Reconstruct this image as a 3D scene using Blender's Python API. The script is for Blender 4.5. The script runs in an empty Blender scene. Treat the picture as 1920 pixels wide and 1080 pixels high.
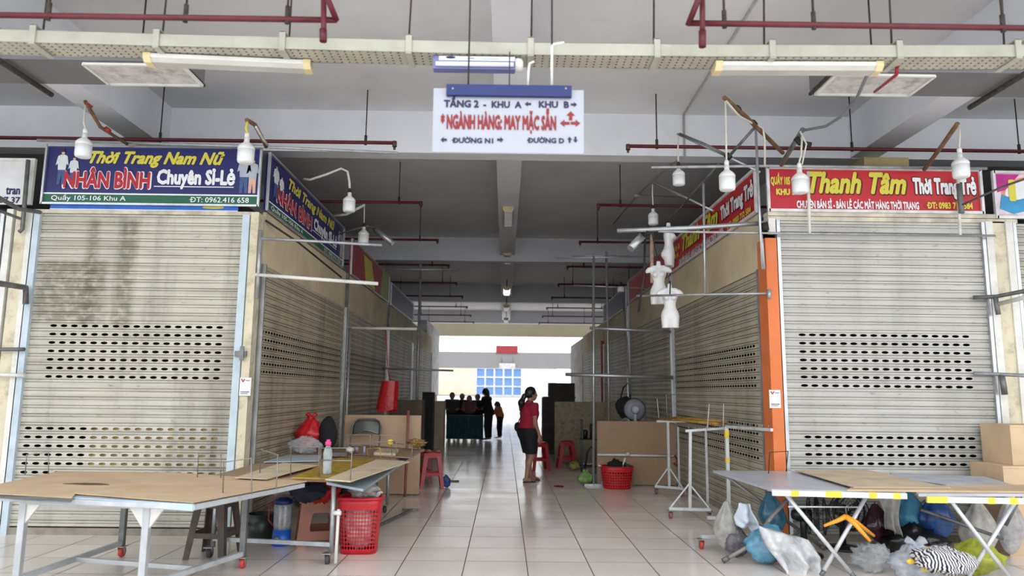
import bpy, bmesh, math, random
import numpy as np
from mathutils import Vector, Matrix, noise as mnoise
R = math.radians
random.seed(7)
SC = bpy.context.scene
COL = SC.collection

# ------------------------------------------------------------------ camera
CAM_H, FPX = 1.5, 1350.0
_p, _y, _r = R(8.22), R(.5), R(.6)
_F = Vector((math.sin(_y)*math.cos(_p), math.cos(_y)*math.cos(_p), math.sin(_p)))
_R0 = Vector((math.cos(_y), -math.sin(_y), 0))
_U0 = _R0.cross(_F)
_R = _R0*math.cos(_r)+_U0*math.sin(_r)
_U = _U0*math.cos(_r)-_R0*math.sin(_r)
cd = bpy.data.cameras.new('camera')
cam = bpy.data.objects.new('camera', cd)
COL.objects.link(cam)
cam.matrix_world = Matrix(((_R.x, _U.x, -_F.x, 0), (_R.y, _U.y, -_F.y, 0), (_R.z, _U.z, -_F.z, CAM_H), (0, 0, 0, 1)))
cd.sensor_width = 36
cd.lens = FPX/1920*36
cd.clip_start, cd.clip_end = .05, 400
cd.dof.use_dof = True
cd.dof.focus_distance = 8.6
cd.dof.aperture_fstop = (cd.lens/1000)/.021
SC.camera = cam

# ------------------------------------------------------------------ light and exposure
vs = SC.view_settings
vs.view_transform = 'Standard'
vs.look = 'None'
vs.exposure = 0.0
vs.gamma = 1.0
vs.use_curve_mapping = False
w = bpy.data.worlds.new('overcast_sky')
SC.world = w
w.use_nodes = True
w.node_tree.nodes['Background'].inputs[0].default_value = (.94, .97, 1, 1)
w.node_tree.nodes['Background'].inputs[1].default_value = 2.85


# ------------------------------------------------------------------ camera rays: where a spot of the photo lies in the place


def ray(x, y):
    return _F+_R*((x-960)/FPX)+_U*((540-y)/FPX)


def oY(x, y, Y):
    d = ray(x, y)
    return Vector((0, 0, CAM_H))+d*(Y/d.y)


def oZ(x, y, Z):
    d = ray(x, y)
    return Vector((0, 0, CAM_H))+d*((Z-CAM_H)/d.z)


def oX(x, y, X):
    d = ray(x, y)
    return Vector((0, 0, CAM_H))+d*(X/d.x)


# ------------------------------------------------------------------ materials


def lin(c):
    def f(v):
        v /= 255.
        return v/12.92 if v <= .04045 else ((v+.055)/1.055)**2.4
    return (f(c[0]), f(c[1]), f(c[2]), 1)


_mats = {}


def mat(name, col, rough=.6, metal=0., var=.12, scale=6., bump=0., bscale=40., col2=None, spec=.5, alpha=1., stretch=None, dirt=0., dcol=(70, 62, 50), dscale=1.5, coat=0.):
    """principled material whose colour drifts with noise; optional dirt patches, bump and translucency"""
    if name in _mats:
        return _mats[name]
    m = bpy.data.materials.new(name)
    m.use_nodes = True
    nt = m.node_tree
    N, L = nt.nodes, nt.links
    b = N['Principled BSDF']
    b.inputs['Roughness'].default_value = rough
    b.inputs['Metallic'].default_value = metal
    b.inputs['Specular IOR Level'].default_value = spec
    b.inputs['Coat Weight'].default_value = coat
    b.inputs['Coat Roughness'].default_value = .1
    tc = N.new('ShaderNodeTexCoord')
    mp = N.new('ShaderNodeMapping')
    L.new(tc.outputs['Object'], mp.inputs[0])
    if stretch:
        mp.inputs['Scale'].default_value = stretch
    nz = N.new('ShaderNodeTexNoise')
    nz.inputs['Scale'].default_value = scale
    nz.inputs['Detail'].default_value = 5
    L.new(mp.outputs[0], nz.inputs['Vector'])
    c1 = lin(col)
    if col2:
        c2 = lin(col2)
    else:
        c2 = tuple(v*(1-var*2) for v in c1[:3])+(1,)
        c1 = tuple(min(1, v*(1+var*.5)) for v in c1[:3])+(1,)
    mx = N.new('ShaderNodeMix')
    mx.data_type = 'RGBA'
    rp = N.new('ShaderNodeMapRange')
    rp.inputs[1].default_value, rp.inputs[2].default_value = .35, .65
    L.new(nz.outputs['Fac'], rp.inputs[0])
    L.new(rp.outputs[0], mx.inputs['Factor'])
    mx.inputs['A'].default_value, mx.inputs['B'].default_value = c1, c2
    out = mx.outputs['Result']
    if dirt:
        n2 = N.new('ShaderNodeTexNoise')
        n2.inputs['Scale'].default_value = dscale
        n2.inputs['Detail'].default_value = 8
        n2.inputs['Roughness'].default_value = .7
        L.new(mp.outputs[0], n2.inputs['Vector'])
        r2 = N.new('ShaderNodeMapRange')
        r2.inputs[1].default_value, r2.inputs[2].default_value = .5, .75
        r2.inputs[4].default_value = dirt
        L.new(n2.outputs['Fac'], r2.inputs[0])
        m2 = N.new('ShaderNodeMix')
        m2.data_type = 'RGBA'
        L.new(r2.outputs[0], m2.inputs['Factor'])
        L.new(out, m2.inputs['A'])
        m2.inputs['B'].default_value = lin(dcol)
        out = m2.outputs['Result']
    L.new(out, b.inputs['Base Color'])
    if bump:
        n3 = N.new('ShaderNodeTexNoise')
        n3.inputs['Scale'].default_value = bscale
        n3.inputs['Detail'].default_value = 3
        L.new(mp.outputs[0], n3.inputs['Vector'])
        bp = N.new('ShaderNodeBump')
        bp.inputs['Strength'].default_value = bump
        bp.inputs['Distance'].default_value = .01
        L.new(n3.outputs['Fac'], bp.inputs['Height'])
        L.new(bp.outputs[0], b.inputs['Normal'])
    if alpha < 1:
        b.inputs['Alpha'].default_value = alpha
    _mats[name] = m
    return m


def hole_mask(nt, blocks):
    """1 inside the oval holes of a UV grid in metres; blocks of (u0, du, nu, v0, dv, nv, half width, half height)"""
    N, L = nt.nodes, nt.links

    def mth(op, a, b=None, c=None):
        n = N.new('ShaderNodeMath')
        n.operation = op
        for i, q in enumerate((a, b, c)):
            if q is None:
                continue
            if isinstance(q, (int, float)):
                n.inputs[i].default_value = q
            else:
                L.new(q, n.inputs[i])
        return n.outputs[0]
    uv = N.new('ShaderNodeUVMap')
    uv.uv_map = 'metres'
    sp = N.new('ShaderNodeSeparateXYZ')
    L.new(uv.outputs[0], sp.inputs[0])
    total = None
    for (u0, du, nu, v0, dv, nv, hw, hh) in blocks:
        s = None
        for o, a0, d, n, h in ((sp.outputs[0], u0, du, nu, hw), (sp.outputs[1], v0, dv, nv, hh)):
            t = mth('ADD', mth('DIVIDE', mth('SUBTRACT', o, a0), d), .5)
            fr = mth('SUBTRACT', mth('FRACT', t), .5)
            e = mth('POWER', mth('DIVIDE', mth('ABSOLUTE', mth('MULTIPLY', fr, d)), h), 2)
            out = mth('ADD', mth('LESS_THAN', t, 0), mth('GREATER_THAN', t, n))
            e = mth('ADD', e, mth('MULTIPLY', out, 100))
            s = e if s is None else mth('ADD', s, e)
        k = mth('LESS_THAN', s, 1)
        total = k if total is None else mth('MAXIMUM', total, k)
    return total


def hole_mat(name, col, blocks, **kw):
    m = mat(name, col, **kw)
    nt = m.node_tree
    N, L = nt.nodes, nt.links
    b = N['Principled BSDF']
    k = hole_mask(nt, blocks)
    tr = N.new('ShaderNodeBsdfTransparent')
    ms = N.new('ShaderNodeMixShader')
    L.new(k, ms.inputs[0])
    L.new(b.outputs[0], ms.inputs[1])
    L.new(tr.outputs[0], ms.inputs[2])
    L.new(ms.outputs[0], N['Material Output'].inputs[0])
    return m


def stain(m, scale, lo, hi, amount, col, box=None):
    """extra dirt layer on a material: noise of its own stretch, optionally kept to one patch (x0, x1, z0, z1 on the object)"""
    nt = m.node_tree
    N, L = nt.nodes, nt.links
    b = N['Principled BSDF']
    old = b.inputs['Base Color'].links[0].from_socket
    tc = N.new('ShaderNodeTexCoord')
    mp = N.new('ShaderNodeMapping')
    mp.inputs['Scale'].default_value = scale
    L.new(tc.outputs['Object'], mp.inputs[0])
    nz = N.new('ShaderNodeTexNoise')
    nz.inputs['Scale'].default_value = 1
    nz.inputs['Detail'].default_value = 6
    nz.inputs['Roughness'].default_value = .65
    L.new(mp.outputs[0], nz.inputs['Vector'])
    mr = N.new('ShaderNodeMapRange')
    mr.inputs[1].default_value, mr.inputs[2].default_value = lo, hi
    mr.inputs[4].default_value = amount
    L.new(nz.outputs['Fac'], mr.inputs[0])
    f = mr.outputs[0]
    if box:
        sp = N.new('ShaderNodeSeparateXYZ')
        L.new(tc.outputs['Object'], sp.inputs[0])
        for o_, a0, a1 in ((sp.outputs[0], box[0], box[1]), (sp.outputs[2], box[2], box[3])):
            for e0, e1 in ((a0, a0+.08), (a1, a1-.08)):
                r_ = N.new('ShaderNodeMapRange')
                r_.inputs[1].default_value, r_.inputs[2].default_value = e0, e1
                L.new(o_, r_.inputs[0])
                mu = N.new('ShaderNodeMath')
                mu.operation = 'MULTIPLY'
                L.new(f, mu.inputs[0])
                L.new(r_.outputs[0], mu.inputs[1])
                f = mu.outputs[0]
    mx = N.new('ShaderNodeMix')
    mx.data_type = 'RGBA'
    L.new(f, mx.inputs['Factor'])
    L.new(old, mx.inputs['A'])
    mx.inputs['B'].default_value = lin(col)
    L.new(mx.outputs['Result'], b.inputs['Base Color'])


def film_mat(name, col, a=.45, rough=.12):
    """thin see-through plastic film"""
    if name in _mats:
        return _mats[name]
    m = mat(name, col, rough=rough, var=.15, scale=14, bump=.5, bscale=25)
    nt = m.node_tree
    N, L = nt.nodes, nt.links
    b = N['Principled BSDF']
    lw = N.new('ShaderNodeLayerWeight')
    lw.inputs[0].default_value = .35
    mr = N.new('ShaderNodeMapRange')
    mr.inputs[3].default_value, mr.inputs[4].default_value = a, min(1, a+.45)
    L.new(lw.outputs['Facing'], mr.inputs[0])
    L.new(mr.outputs[0], b.inputs['Alpha'])
    return m


def glow_mat(name, col, s):
    if name in _mats:
        return _mats[name]
    m = mat(name, col, var=0)
    b = m.node_tree.nodes['Principled BSDF']
    b.inputs['Emission Color'].default_value = lin(col)
    b.inputs['Emission Strength'].default_value = s
    return m


# ------------------------------------------------------------------ mesh builder


class MB:
    def __init__(s):
        s.v, s.f, s.sm, s.uv = [], [], [], {}

    def add(s, vs, fs, smooth=False):
        o = len(s.v)
        s.v += [Vector(q) for q in vs]
        for q in fs:
            s.f.append(tuple(i+o for i in q))
            s.sm.append(smooth)
        return s

    def box(s, x0, x1, y0, y1, z0, z1):
        return s.add([(x0, y0, z0), (x1, y0, z0), (x1, y1, z0), (x0, y1, z0), (x0, y0, z1), (x1, y0, z1), (x1, y1, z1), (x0, y1, z1)],
                     [(0, 3, 2, 1), (4, 5, 6, 7), (0, 1, 5, 4), (1, 2, 6, 5), (2, 3, 7, 6), (3, 0, 4, 7)])

    def obox(s, c, ax, ay, az):
        """box about centre c with half-extent vectors"""
        c, ax, ay, az = map(Vector, (c, ax, ay, az))
        q = [c+ax*i+ay*j+az*k for k in (-1, 1) for i, j in ((-1, -1), (1, -1), (1, 1), (-1, 1))]
        return s.add(q, [(0, 3, 2, 1), (4, 5, 6, 7), (0, 1, 5, 4), (1, 2, 6, 5), (2, 3, 7, 6), (3, 0, 4, 7)])

    def bar(s, a, b, w_, h_, up=(0, 0, 1)):
        a, b = Vector(a), Vector(b)
        d = (b-a)
        n = d.normalized()
        u = Vector(up)
        if abs(n.dot(u)) > .98:
            u = Vector((0, 1, 0))
        sd = n.cross(u).normalized()
        u = sd.cross(n)
        return s.obox((a+b)/2, d/2, sd*w_/2, u*h_/2)

    def tube(s, pts, r, n=8, caps=True, smooth=True):
        pts = [Vector(q) for q in pts]
        rs = r if isinstance(r, (list, tuple)) else [r]*len(pts)
        vs, fs = [], []
        prev = None
        for i, q in enumerate(pts):
            t = (pts[min(i+1, len(pts)-1)]-pts[max(i-1, 0)])
            t = t.normalized() if t.length > 1e-9 else Vector((0, 0, 1))
            if prev is None:
                u = t.orthogonal().normalized()
            else:
                u = prev-t*prev.dot(t)
                u = u.normalized() if u.length > 1e-6 else t.orthogonal().normalized()
            prev = u
            w_ = t.cross(u)
            for k in range(n):
                a = 2*math.pi*k/n
                vs.append(q+(u*math.cos(a)+w_*math.sin(a))*rs[i])
        for i in range(len(pts)-1):
            for k in range(n):
                k2 = (k+1) % n
                fs.append((i*n+k, i*n+k2, (i+1)*n+k2, (i+1)*n+k))
        s.add(vs, fs, smooth)
        if caps:
            o = len(s.v)-len(vs)
            s.f.append(tuple(o+k for k in range(n))[::-1])
            s.sm.append(False)
            s.f.append(tuple(o+(len(pts)-1)*n+k for k in range(n)))
            s.sm.append(False)
        return s

    def lathe(s, prof, c, n=20, axis=(0, 0, 1), smooth=True, sx=1., sy=1.):
        """prof of (radius, height along the axis)"""
        c = Vector(c)
        a = Vector(axis).normalized()
        u = a.orthogonal().normalized() if abs(a.z) < .99 else Vector((1, 0, 0))
        w_ = a.cross(u)
        vs, fs = [], []
        for r, h in prof:
            for k in range(n):
                t = 2*math.pi*k/n
                vs.append(c+a*h+(u*math.cos(t)*sx+w_*math.sin(t)*sy)*r)
        for i in range(len(prof)-1):
            for k in range(n):
                k2 = (k+1) % n
                fs.append((i*n+k, i*n+k2, (i+1)*n+k2, (i+1)*n+k))
        s.add(vs, fs, smooth)
        o = len(s.v)-len(vs)
        if prof[0][0] > 1e-4:
            s.f.append(tuple(o+k for k in range(n))[::-1])
            s.sm.append(False)
        if prof[-1][0] > 1e-4:
            s.f.append(tuple(o+(len(prof)-1)*n+k for k in range(n)))
            s.sm.append(False)
        return s

    def prism(s, poly, o, u, v, t):
        """2-D outline in the plane o+u*a+v*b given thickness vector t"""
        o, u, v, t = map(Vector, (o, u, v, t))
        n = len(poly)
        base = [o+u*a+v*b for a, b in poly]
        fs = [tuple(range(n))[::-1], tuple(range(n, 2*n))]
        fs += [(i, (i+1) % n, n+(i+1) % n, n+i) for i in range(n)]
        return s.add(base+[q+t for q in base], fs)

    def slab(s, pts, t):
        """slab whose top outline is pts, thickness t downwards"""
        pts = [Vector(q) for q in pts]
        n = len(pts)
        lo = [q-Vector((0, 0, t)) for q in pts]
        return s.add(pts+lo, [tuple(range(n)), tuple(range(n, 2*n))[::-1]]+[(i, n+i, n+(i+1) % n, (i+1) % n) for i in range(n)])

    def grid(s, fn, nu, nv, smooth=True):
        vs = [fn(i/nu, j/nv) for j in range(nv+1) for i in range(nu+1)]
        fs = [(j*(nu+1)+i, j*(nu+1)+i+1, (j+1)*(nu+1)+i+1, (j+1)*(nu+1)+i) for j in range(nv) for i in range(nu)]
        return s.add(vs, fs, smooth)


def mesh_of(name, mb, m, off):
    me = bpy.data.meshes.new(name)
    me.from_pydata([v-off for v in mb.v], [], mb.f)
    me.polygons.foreach_set('use_smooth', mb.sm)
    me.materials.append(m)
    bm = bmesh.new()
    bm.from_mesh(me)
    bmesh.ops.recalc_face_normals(bm, faces=bm.faces)
    bm.to_mesh(me)
    bm.free()
    me.update()
    return me


def root_of(o):
    while o.parent:
        o = o.parent
    return o


def obj(name, mb, m, parent=None, bevel=0, solid=0, sub=0, label=None):
    """links one mesh object; children keep their thing's origin"""
    off = root_of(parent).location.copy() if parent else None
    if off is None:
        lo = Vector((min(v.x for v in mb.v), min(v.y for v in mb.v), min(v.z for v in mb.v)))
        hi = Vector((max(v.x for v in mb.v), max(v.y for v in mb.v), 0))
        off = Vector(((lo.x+hi.x)/2, (lo.y+hi.y)/2, lo.z))
    o = bpy.data.objects.new(name, mesh_of(name, mb, m, off))
    COL.objects.link(o)
    if parent:
        o.parent = parent
    else:
        o.location = off
    if solid:
        md = o.modifiers.new('solid', 'SOLIDIFY')
        md.thickness = solid
        md.offset = 0
    if bevel:
        md = o.modifiers.new('bevel', 'BEVEL')
        md.width = bevel
        md.segments = 2
        md.limit_method = 'ANGLE'
    if sub:
        md = o.modifiers.new('subsurf', 'SUBSURF')
        md.levels = md.render_levels = sub
    if label:
        o['label'] = label
    return o


def tag(o, label=None, cat=None, group=None, kind=None):
    for k, v in (('label', label), ('category', cat), ('group', group), ('kind', kind)):
        if v:
            o[k] = v
    return o


def thing(name, label, cat, loc, group=None):
    o = bpy.data.objects.new(name, None)
    o.empty_display_size = .1
    COL.objects.link(o)
    o.location = Vector(loc)
    return tag(o, label, cat, group)


def single(name, mb, m, label, cat, group=None, **kw):
    return tag(obj(name, mb, m, None, **kw), label, cat, group)


def struct(name, mb, m, **kw):
    return tag(obj(name, mb, m, None, **kw), kind='structure')


def dup(root, loc, rotz=0., label=None, group=None):
    r = root.copy()
    COL.objects.link(r)
    r.location = Vector(loc)
    r.rotation_euler = (0, 0, rotz)
    tag(r, label, None, group)
    for ch in list(root.children):
        c = ch.copy()
        COL.objects.link(c)
        c.parent = r
        for g in ch.children:
            d = g.copy()
            COL.objects.link(d)
            d.parent = c
    return r


# ------------------------------------------------------------------ lettering


def letters(name, body, m, parent, o, u, v, n, rect, shear=0., fat=0., depth=.003, lift=.002, cap=True):
    """flat raised lettering; rect = (x0, x1, baseline y, cap top y) along u and v from o"""
    co, fs = [], []

    def glyphs(txt, shear):
        c = bpy.data.curves.new('lettering', 'FONT')
        c.body = txt
        c.shear = shear
        c.resolution_u = 2
        t = bpy.data.objects.new('lettering', c)
        COL.objects.link(t)
        dg = bpy.context.evaluated_depsgraph_get()
        me = bpy.data.meshes.new_from_object(t.evaluated_get(dg))
        bpy.data.objects.remove(t)
        bpy.data.curves.remove(c)
        k = len(co)
        co.extend(q.co.copy() for q in me.vertices)
        fs.extend(tuple(i+k for i in p.vertices) for p in me.polygons)
        bpy.data.meshes.remove(me)
    # letters with a bar or a horn: plain letter plus the stroke
    base = {'Đ': 'D', 'ơ': 'o', 'ờ': 'ò', 'Ơ': 'O', 'Ờ': 'Ò', 'ư': 'u', 'ữ': 'ũ', 'Ư': 'U', 'Ữ': 'Ũ'}
    bare = {'ò': 'o', 'Ò': 'O', 'ũ': 'u', 'Ũ': 'U'}
    plain = ''.join(base.get(ch, ch) for ch in body)

    def right_edge(txt):
        k, kf = len(co), len(fs)
        glyphs(txt, 0.)
        x = max(q.x for q in co[k:])
        del co[k:], fs[kf:]
        return x
    glyphs(plain, shear)
    extra = []
    for i, ch in enumerate(body):
        if ch == 'Đ':
            x = right_edge(plain[:i]+'I')-.16
            extra.append([(x-.09, .31), (x+.31, .31), (x+.31, .39), (x-.09, .39)])
        elif ch in base:
            cap_ = ch.isupper()
            x = right_edge(plain[:i]+bare.get(base[ch], base[ch]))
            y = .6 if cap_ else .43
            if base[ch] in 'oòOÒ':
                x -= .04 if not cap_ else .1
                y += .03 if cap_ else .0
            extra.append([(x-.05, y), (x+.02, y-.01), (x+.1, y+.08), (x+.1, y+.17), (x+.03, y+.17), (x+.03, y+.1)])
    for pl in extra:
        k = len(co)
        co.extend(Vector((q[0]+shear*q[1], q[1], 0)) for q in pl)
        fs.append(tuple(range(k, k+len(pl))))
    if fat:
        c0, f0 = list(co), list(fs)
        for i in range(8):
            d = Vector((math.cos(i*math.pi/4), math.sin(i*math.pi/4), 0))*fat
            k = len(co)
            d.z = (i+1)*.00012
            co.extend(q+d for q in c0)
            fs.extend(tuple(j+k for j in p) for p in f0)
    xa, xb = min(q.x for q in co), max(q.x for q in co)
    x0, x1, y0, y1 = rect
    sx, sy = (x1-x0)/(xb-xa), (y1-y0)/(.682+2*fat)
    o, u, v, n = map(Vector, (o, u, v, n))
    mb = MB()
    P = [o+u*(x0+(q.x-xa)*sx)+v*(y0+(q.y+fat)*sy)+n*(lift+depth+q.z) for q in co]
    mb.add(P, fs)
    return obj(name, mb, m, parent)


# ------------------------------------------------------------------ smooth bodies from distance fields


def surface_nets(fn, lo, hi, h):
    lo, hi = np.array(lo, float), np.array(hi, float)
    n = np.maximum(4, np.ceil((hi-lo)/h).astype(int)+1)
    ax = [lo[i]+h*np.arange(n[i]) for i in range(3)]
    X, Y, Z = np.meshgrid(*ax, indexing='ij')
    V = fn(np.stack([X, Y, Z], -1))
    S = V < 0
    cs = [(i, j, k) for i in (0, 1) for j in (0, 1) for k in (0, 1)]
    sl = lambda A, c: A[c[0]:n[0]-1+c[0], c[1]:n[1]-1+c[1], c[2]:n[2]-1+c[2]]
    cnt = sum(sl(S, c).astype(int) for c in cs)
    act = (cnt > 0) & (cnt < 8)
    idx = -np.ones(act.shape, int)
    idx[act] = np.arange(act.sum())
    pos = np.zeros((act.sum(), 3))
    num = np.zeros(act.sum())
    for a in cs:
        for d in range(3):
            if a[d]:
                continue
            b = list(a)
            b[d] = 1
            va, vb = sl(V, a)[act], sl(V, b)[act]
            cr = (va < 0) != (vb < 0)
            t = np.where(cr, va/np.where(va-vb == 0, 1, va-vb), 0)
            q = np.tile(np.array(a, float), (len(t), 1))
            q[:, d] += t
            pos[cr] += q[cr]
            num[cr] += 1
    pos /= num[:, None]
    base = np.argwhere(act)
    verts = lo+(base+pos)*h
    faces = []
    for d in range(3):
        e, g = (d+1) % 3, (d+2) % 3
        A = S
        B = np.roll(S, -1, d)
        ch = A != B
        ii = np.argwhere(ch)
        ii = ii[(ii[:, d] < n[d]-1) & (ii[:, e] > 0) & (ii[:, g] > 0) & (ii[:, e] < n[e]-1) & (ii[:, g] < n[g]-1)]
        if not len(ii):
            continue
        q = []
        for de, dg_ in ((-1, -1), (0, -1), (0, 0), (-1, 0)):
            c = ii.copy()
            c[:, e] += de
            c[:, g] += dg_
            q.append(idx[c[:, 0], c[:, 1], c[:, 2]])
        q = np.stack(q, 1)
        fl = A[ii[:, 0], ii[:, 1], ii[:, 2]]
        q[~fl] = q[~fl][:, ::-1]
        faces += [tuple(int(z) for z in r_) for r_ in q]
    mb = MB()
    mb.add([tuple(q) for q in verts], faces, True)
    return mb


def sd_cap(P, a, b, ra, rb, flat=None):
    a, b = np.array(a, float), np.array(b, float)
    ba = b-a
    pa = P-a
    t = np.clip((pa@ba)/max(ba@ba, 1e-9), 0, 1)
    return np.linalg.norm(pa-t[..., None]*ba, axis=-1)-(ra+(rb-ra)*t)


def sd_ell(P, c, r, M=None):
    q = P-np.array(c, float)
    if M is not None:
        q = q@np.array(M)
    r = np.array(r, float)
    k0 = np.linalg.norm(q/r, axis=-1)
    k1 = np.linalg.norm(q/(r*r), axis=-1)+1e-9
    return k0*(k0-1)/k1


def smin(a, b, k):
    h = np.clip(.5+.5*(b-a)/k, 0, 1)
    return b+(a-b)*h-k*h*(1-h)


def sunion(ds, k):
    o = ds[0]
    for d in ds[1:]:
        o = smin(o, d, k)
    return o

# ================================================================== the building
YF, XL, XR, ZC, ZB = 7.75, -2.72, 2.88, 5.23, 4.65
YR = 2.9      # front edge of the roof
gx, gy = oZ(872, 1053, 0).x, oZ(872, 1052, 0).y
TILE = (oZ(1102, 1055, 0).x-gx)/2
TILY = (oZ(935, 915, 0).y-oZ(935, 1051.5, 0).y)/9


def floor_mat():
    m = mat('floor_tiles', (246, 237, 230), rough=.2, var=.05, scale=1.2, spec=1.0)
    nt = m.node_tree
    N, L = nt.nodes, nt.links
    b = N['Principled BSDF']
    old = b.inputs['Base Color'].links[0].from_socket
    ge = N.new('ShaderNodeNewGeometry')
    mp = N.new('ShaderNodeMapping')
    mp.vector_type = 'POINT'
    mp.inputs['Location'].default_value = (-gx/TILE, -gy/TILY, 0)
    mp.inputs['Scale'].default_value = (1/TILE, 1/TILY, 1)
    L.new(ge.outputs['Position'], mp.inputs[0])
    fl = N.new('ShaderNodeVectorMath')
    fl.operation = 'FLOOR'
    L.new(mp.outputs[0], fl.inputs[0])
    wn = N.new('ShaderNodeTexWhiteNoise')
    L.new(fl.outputs[0], wn.inputs['Vector'])
    hs = N.new('ShaderNodeHueSaturation')
    mr = N.new('ShaderNodeMapRange')
    mr.inputs[3].default_value, mr.inputs[4].default_value = .9, 1.06
    L.new(wn.outputs['Value'], mr.inputs[0])
    L.new(mr.outputs[0], hs.inputs['Value'])
    L.new(old, hs.inputs['Color'])
    fr = N.new('ShaderNodeVectorMath')
    fr.operation = 'FRACTION'
    L.new(mp.outputs[0], fr.inputs[0])
    sp = N.new('ShaderNodeSeparateXYZ')
    L.new(fr.outputs[0], sp.inputs[0])
    ds = []
    for s in sp.outputs[:2]:
        a = N.new('ShaderNodeMath')
        a.operation = 'PINGPONG'
        a.inputs[1].default_value = .5
        L.new(s, a.inputs[0])
        ds.append(a.outputs[0])
    mi = N.new('ShaderNodeMath')
    mi.operation = 'MINIMUM'
    L.new(ds[0], mi.inputs[0])
    L.new(ds[1], mi.inputs[1])
    lt = N.new('ShaderNodeMapRange')
    lt.inputs[1].default_value, lt.inputs[2].default_value = .006, .012
    lt.inputs[3].default_value, lt.inputs[4].default_value = 1, 0
    L.new(mi.outputs[0], lt.inputs[0])
    mx = N.new('ShaderNodeMix')
    mx.data_type = 'RGBA'
    L.new(lt.outputs[0], mx.inputs['Factor'])
    L.new(hs.outputs[0], mx.inputs['A'])
    mx.inputs['B'].default_value = lin((96, 82, 72))
    L.new(mx.outputs['Result'], b.inputs['Base Color'])
    nz = N.new('ShaderNodeTexNoise')
    nz.inputs['Scale'].default_value = 2.2
    nz.inputs['Detail'].default_value = 6
    L.new(ge.outputs['Position'], nz.inputs['Vector'])
    r1 = N.new('ShaderNodeMapRange')
    r1.inputs[1].default_value, r1.inputs[2].default_value = .3, .7
    r1.inputs[3].default_value, r1.inputs[4].default_value = .15, .23
    L.new(nz.outputs['Fac'], r1.inputs[0])
    r2 = N.new('ShaderNodeMix')
    L.new(lt.outputs[0], r2.inputs['Factor'])
    L.new(r1.outputs[0], r2.inputs[2])
    r2.inputs[3].default_value = .7
    L.new(r2.outputs[0], b.inputs['Roughness'])
    # every tile lies a touch differently, so reflections break at the joints
    sb = N.new('ShaderNodeVectorMath')
    sb.operation = 'SUBTRACT'
    L.new(wn.outputs['Color'], sb.inputs[0])
    sb.inputs[1].default_value = (.5, .5, .5)
    sc_ = N.new('ShaderNodeVectorMath')
    sc_.operation = 'MULTIPLY'
    L.new(sb.outputs[0], sc_.inputs[0])
    sc_.inputs[1].default_value = (.012, .012, 0)
    ad = N.new('ShaderNodeVectorMath')
    L.new(ge.outputs['Normal'], ad.inputs[0])
    L.new(sc_.outputs[0], ad.inputs[1])
    no = N.new('ShaderNodeVectorMath')
    no.operation = 'NORMALIZE'
    L.new(ad.outputs[0], no.inputs[0])
    L.new(no.outputs[0], b.inputs['Normal'])
    return m


plaster = mat('ceiling_plaster', (226, 227, 230), rough=.9, var=.04, scale=.8, spec=.2, dirt=.25, dcol=(150, 143, 132), dscale=.5)
beam_pl = mat('beam_plaster', (230, 233, 240), rough=.85, var=.03, scale=1.1, spec=.2, dirt=.2, dcol=(160, 158, 152), dscale=.7)
colm = mat('column_paint', (196, 182, 130), rough=.8, var=.08, scale=3, dirt=.3)
dark_backing = mat('stall_dark_backing', (62, 57, 52), rough=.9, var=.2, scale=2)
greywall = mat('hall_side_wall', (120, 119, 118), rough=.9, var=.08, scale=.7)
struct('floor', MB().box(-16, 16, 1, 48, -.12, 0), floor_mat())
struct('ceiling', MB().box(-16, 16, YR, 35.6, ZC, ZC+.2), plaster)
_n = {'trim': 0}


def trim(mb, m, **kw):
    _n['trim'] += 1
    return struct('trim_%d' % _n['trim'], mb, m, **kw)


for k in range(5):
    y0 = 9.27+8.0*k
    trim(MB().box(-16, 16, y0, y0+.27, ZB, ZC+(.0 if k < 4 else .6)), beam_pl if k < 4 else mat('end_beam_darkened', (116, 109, 92), rough=.85, var=.04, scale=1))      # cross beams; end one's colour darkened to offset light from the roof gap
for x0 in (-4.87, 4.60):
    trim(MB().box(x0, x0+.36, YR, 33.3, ZB+.004, ZC), beam_pl)                      # beams along the stalls
trim(MB().box(-.155, .21, YR, 33.3, 4.8, ZC), beam_pl)                              # beam over the aisle
for x0 in (-5.35, 4.75):
    for y0 in (9.2, 25.2):
        trim(MB().box(x0, x0+.6, y0, y0+.5, 0, ZB), colm)
struct('wall_left', MB().box(-16.1, -16, YR, 48, 0, 5.4), greywall)
struct('wall_right', MB().box(16, 16.1, YR, 48, 0, 5.4), greywall)

# the two stall blocks: dark backing and tops, added to keep interiors dark
for s, xe in ((-1, XL), (1, XR)):
    a = xe+s*.55
    trim(MB().box(min(a, s*15.9), max(a, s*15.9), YF+.75, YF+.8, 0, 3.4), dark_backing)
    trim(MB().box(min(a, a+s*.05), max(a, a+s*.05), YF+.8, 26.9, 0, 3.4), dark_backing)
    b0, b1 = sorted((xe+s*.1, s*15.9))
    trim(MB().box(b0, b1, YF+.12, 26.9, 3.4, 3.45), dark_backing)

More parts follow.
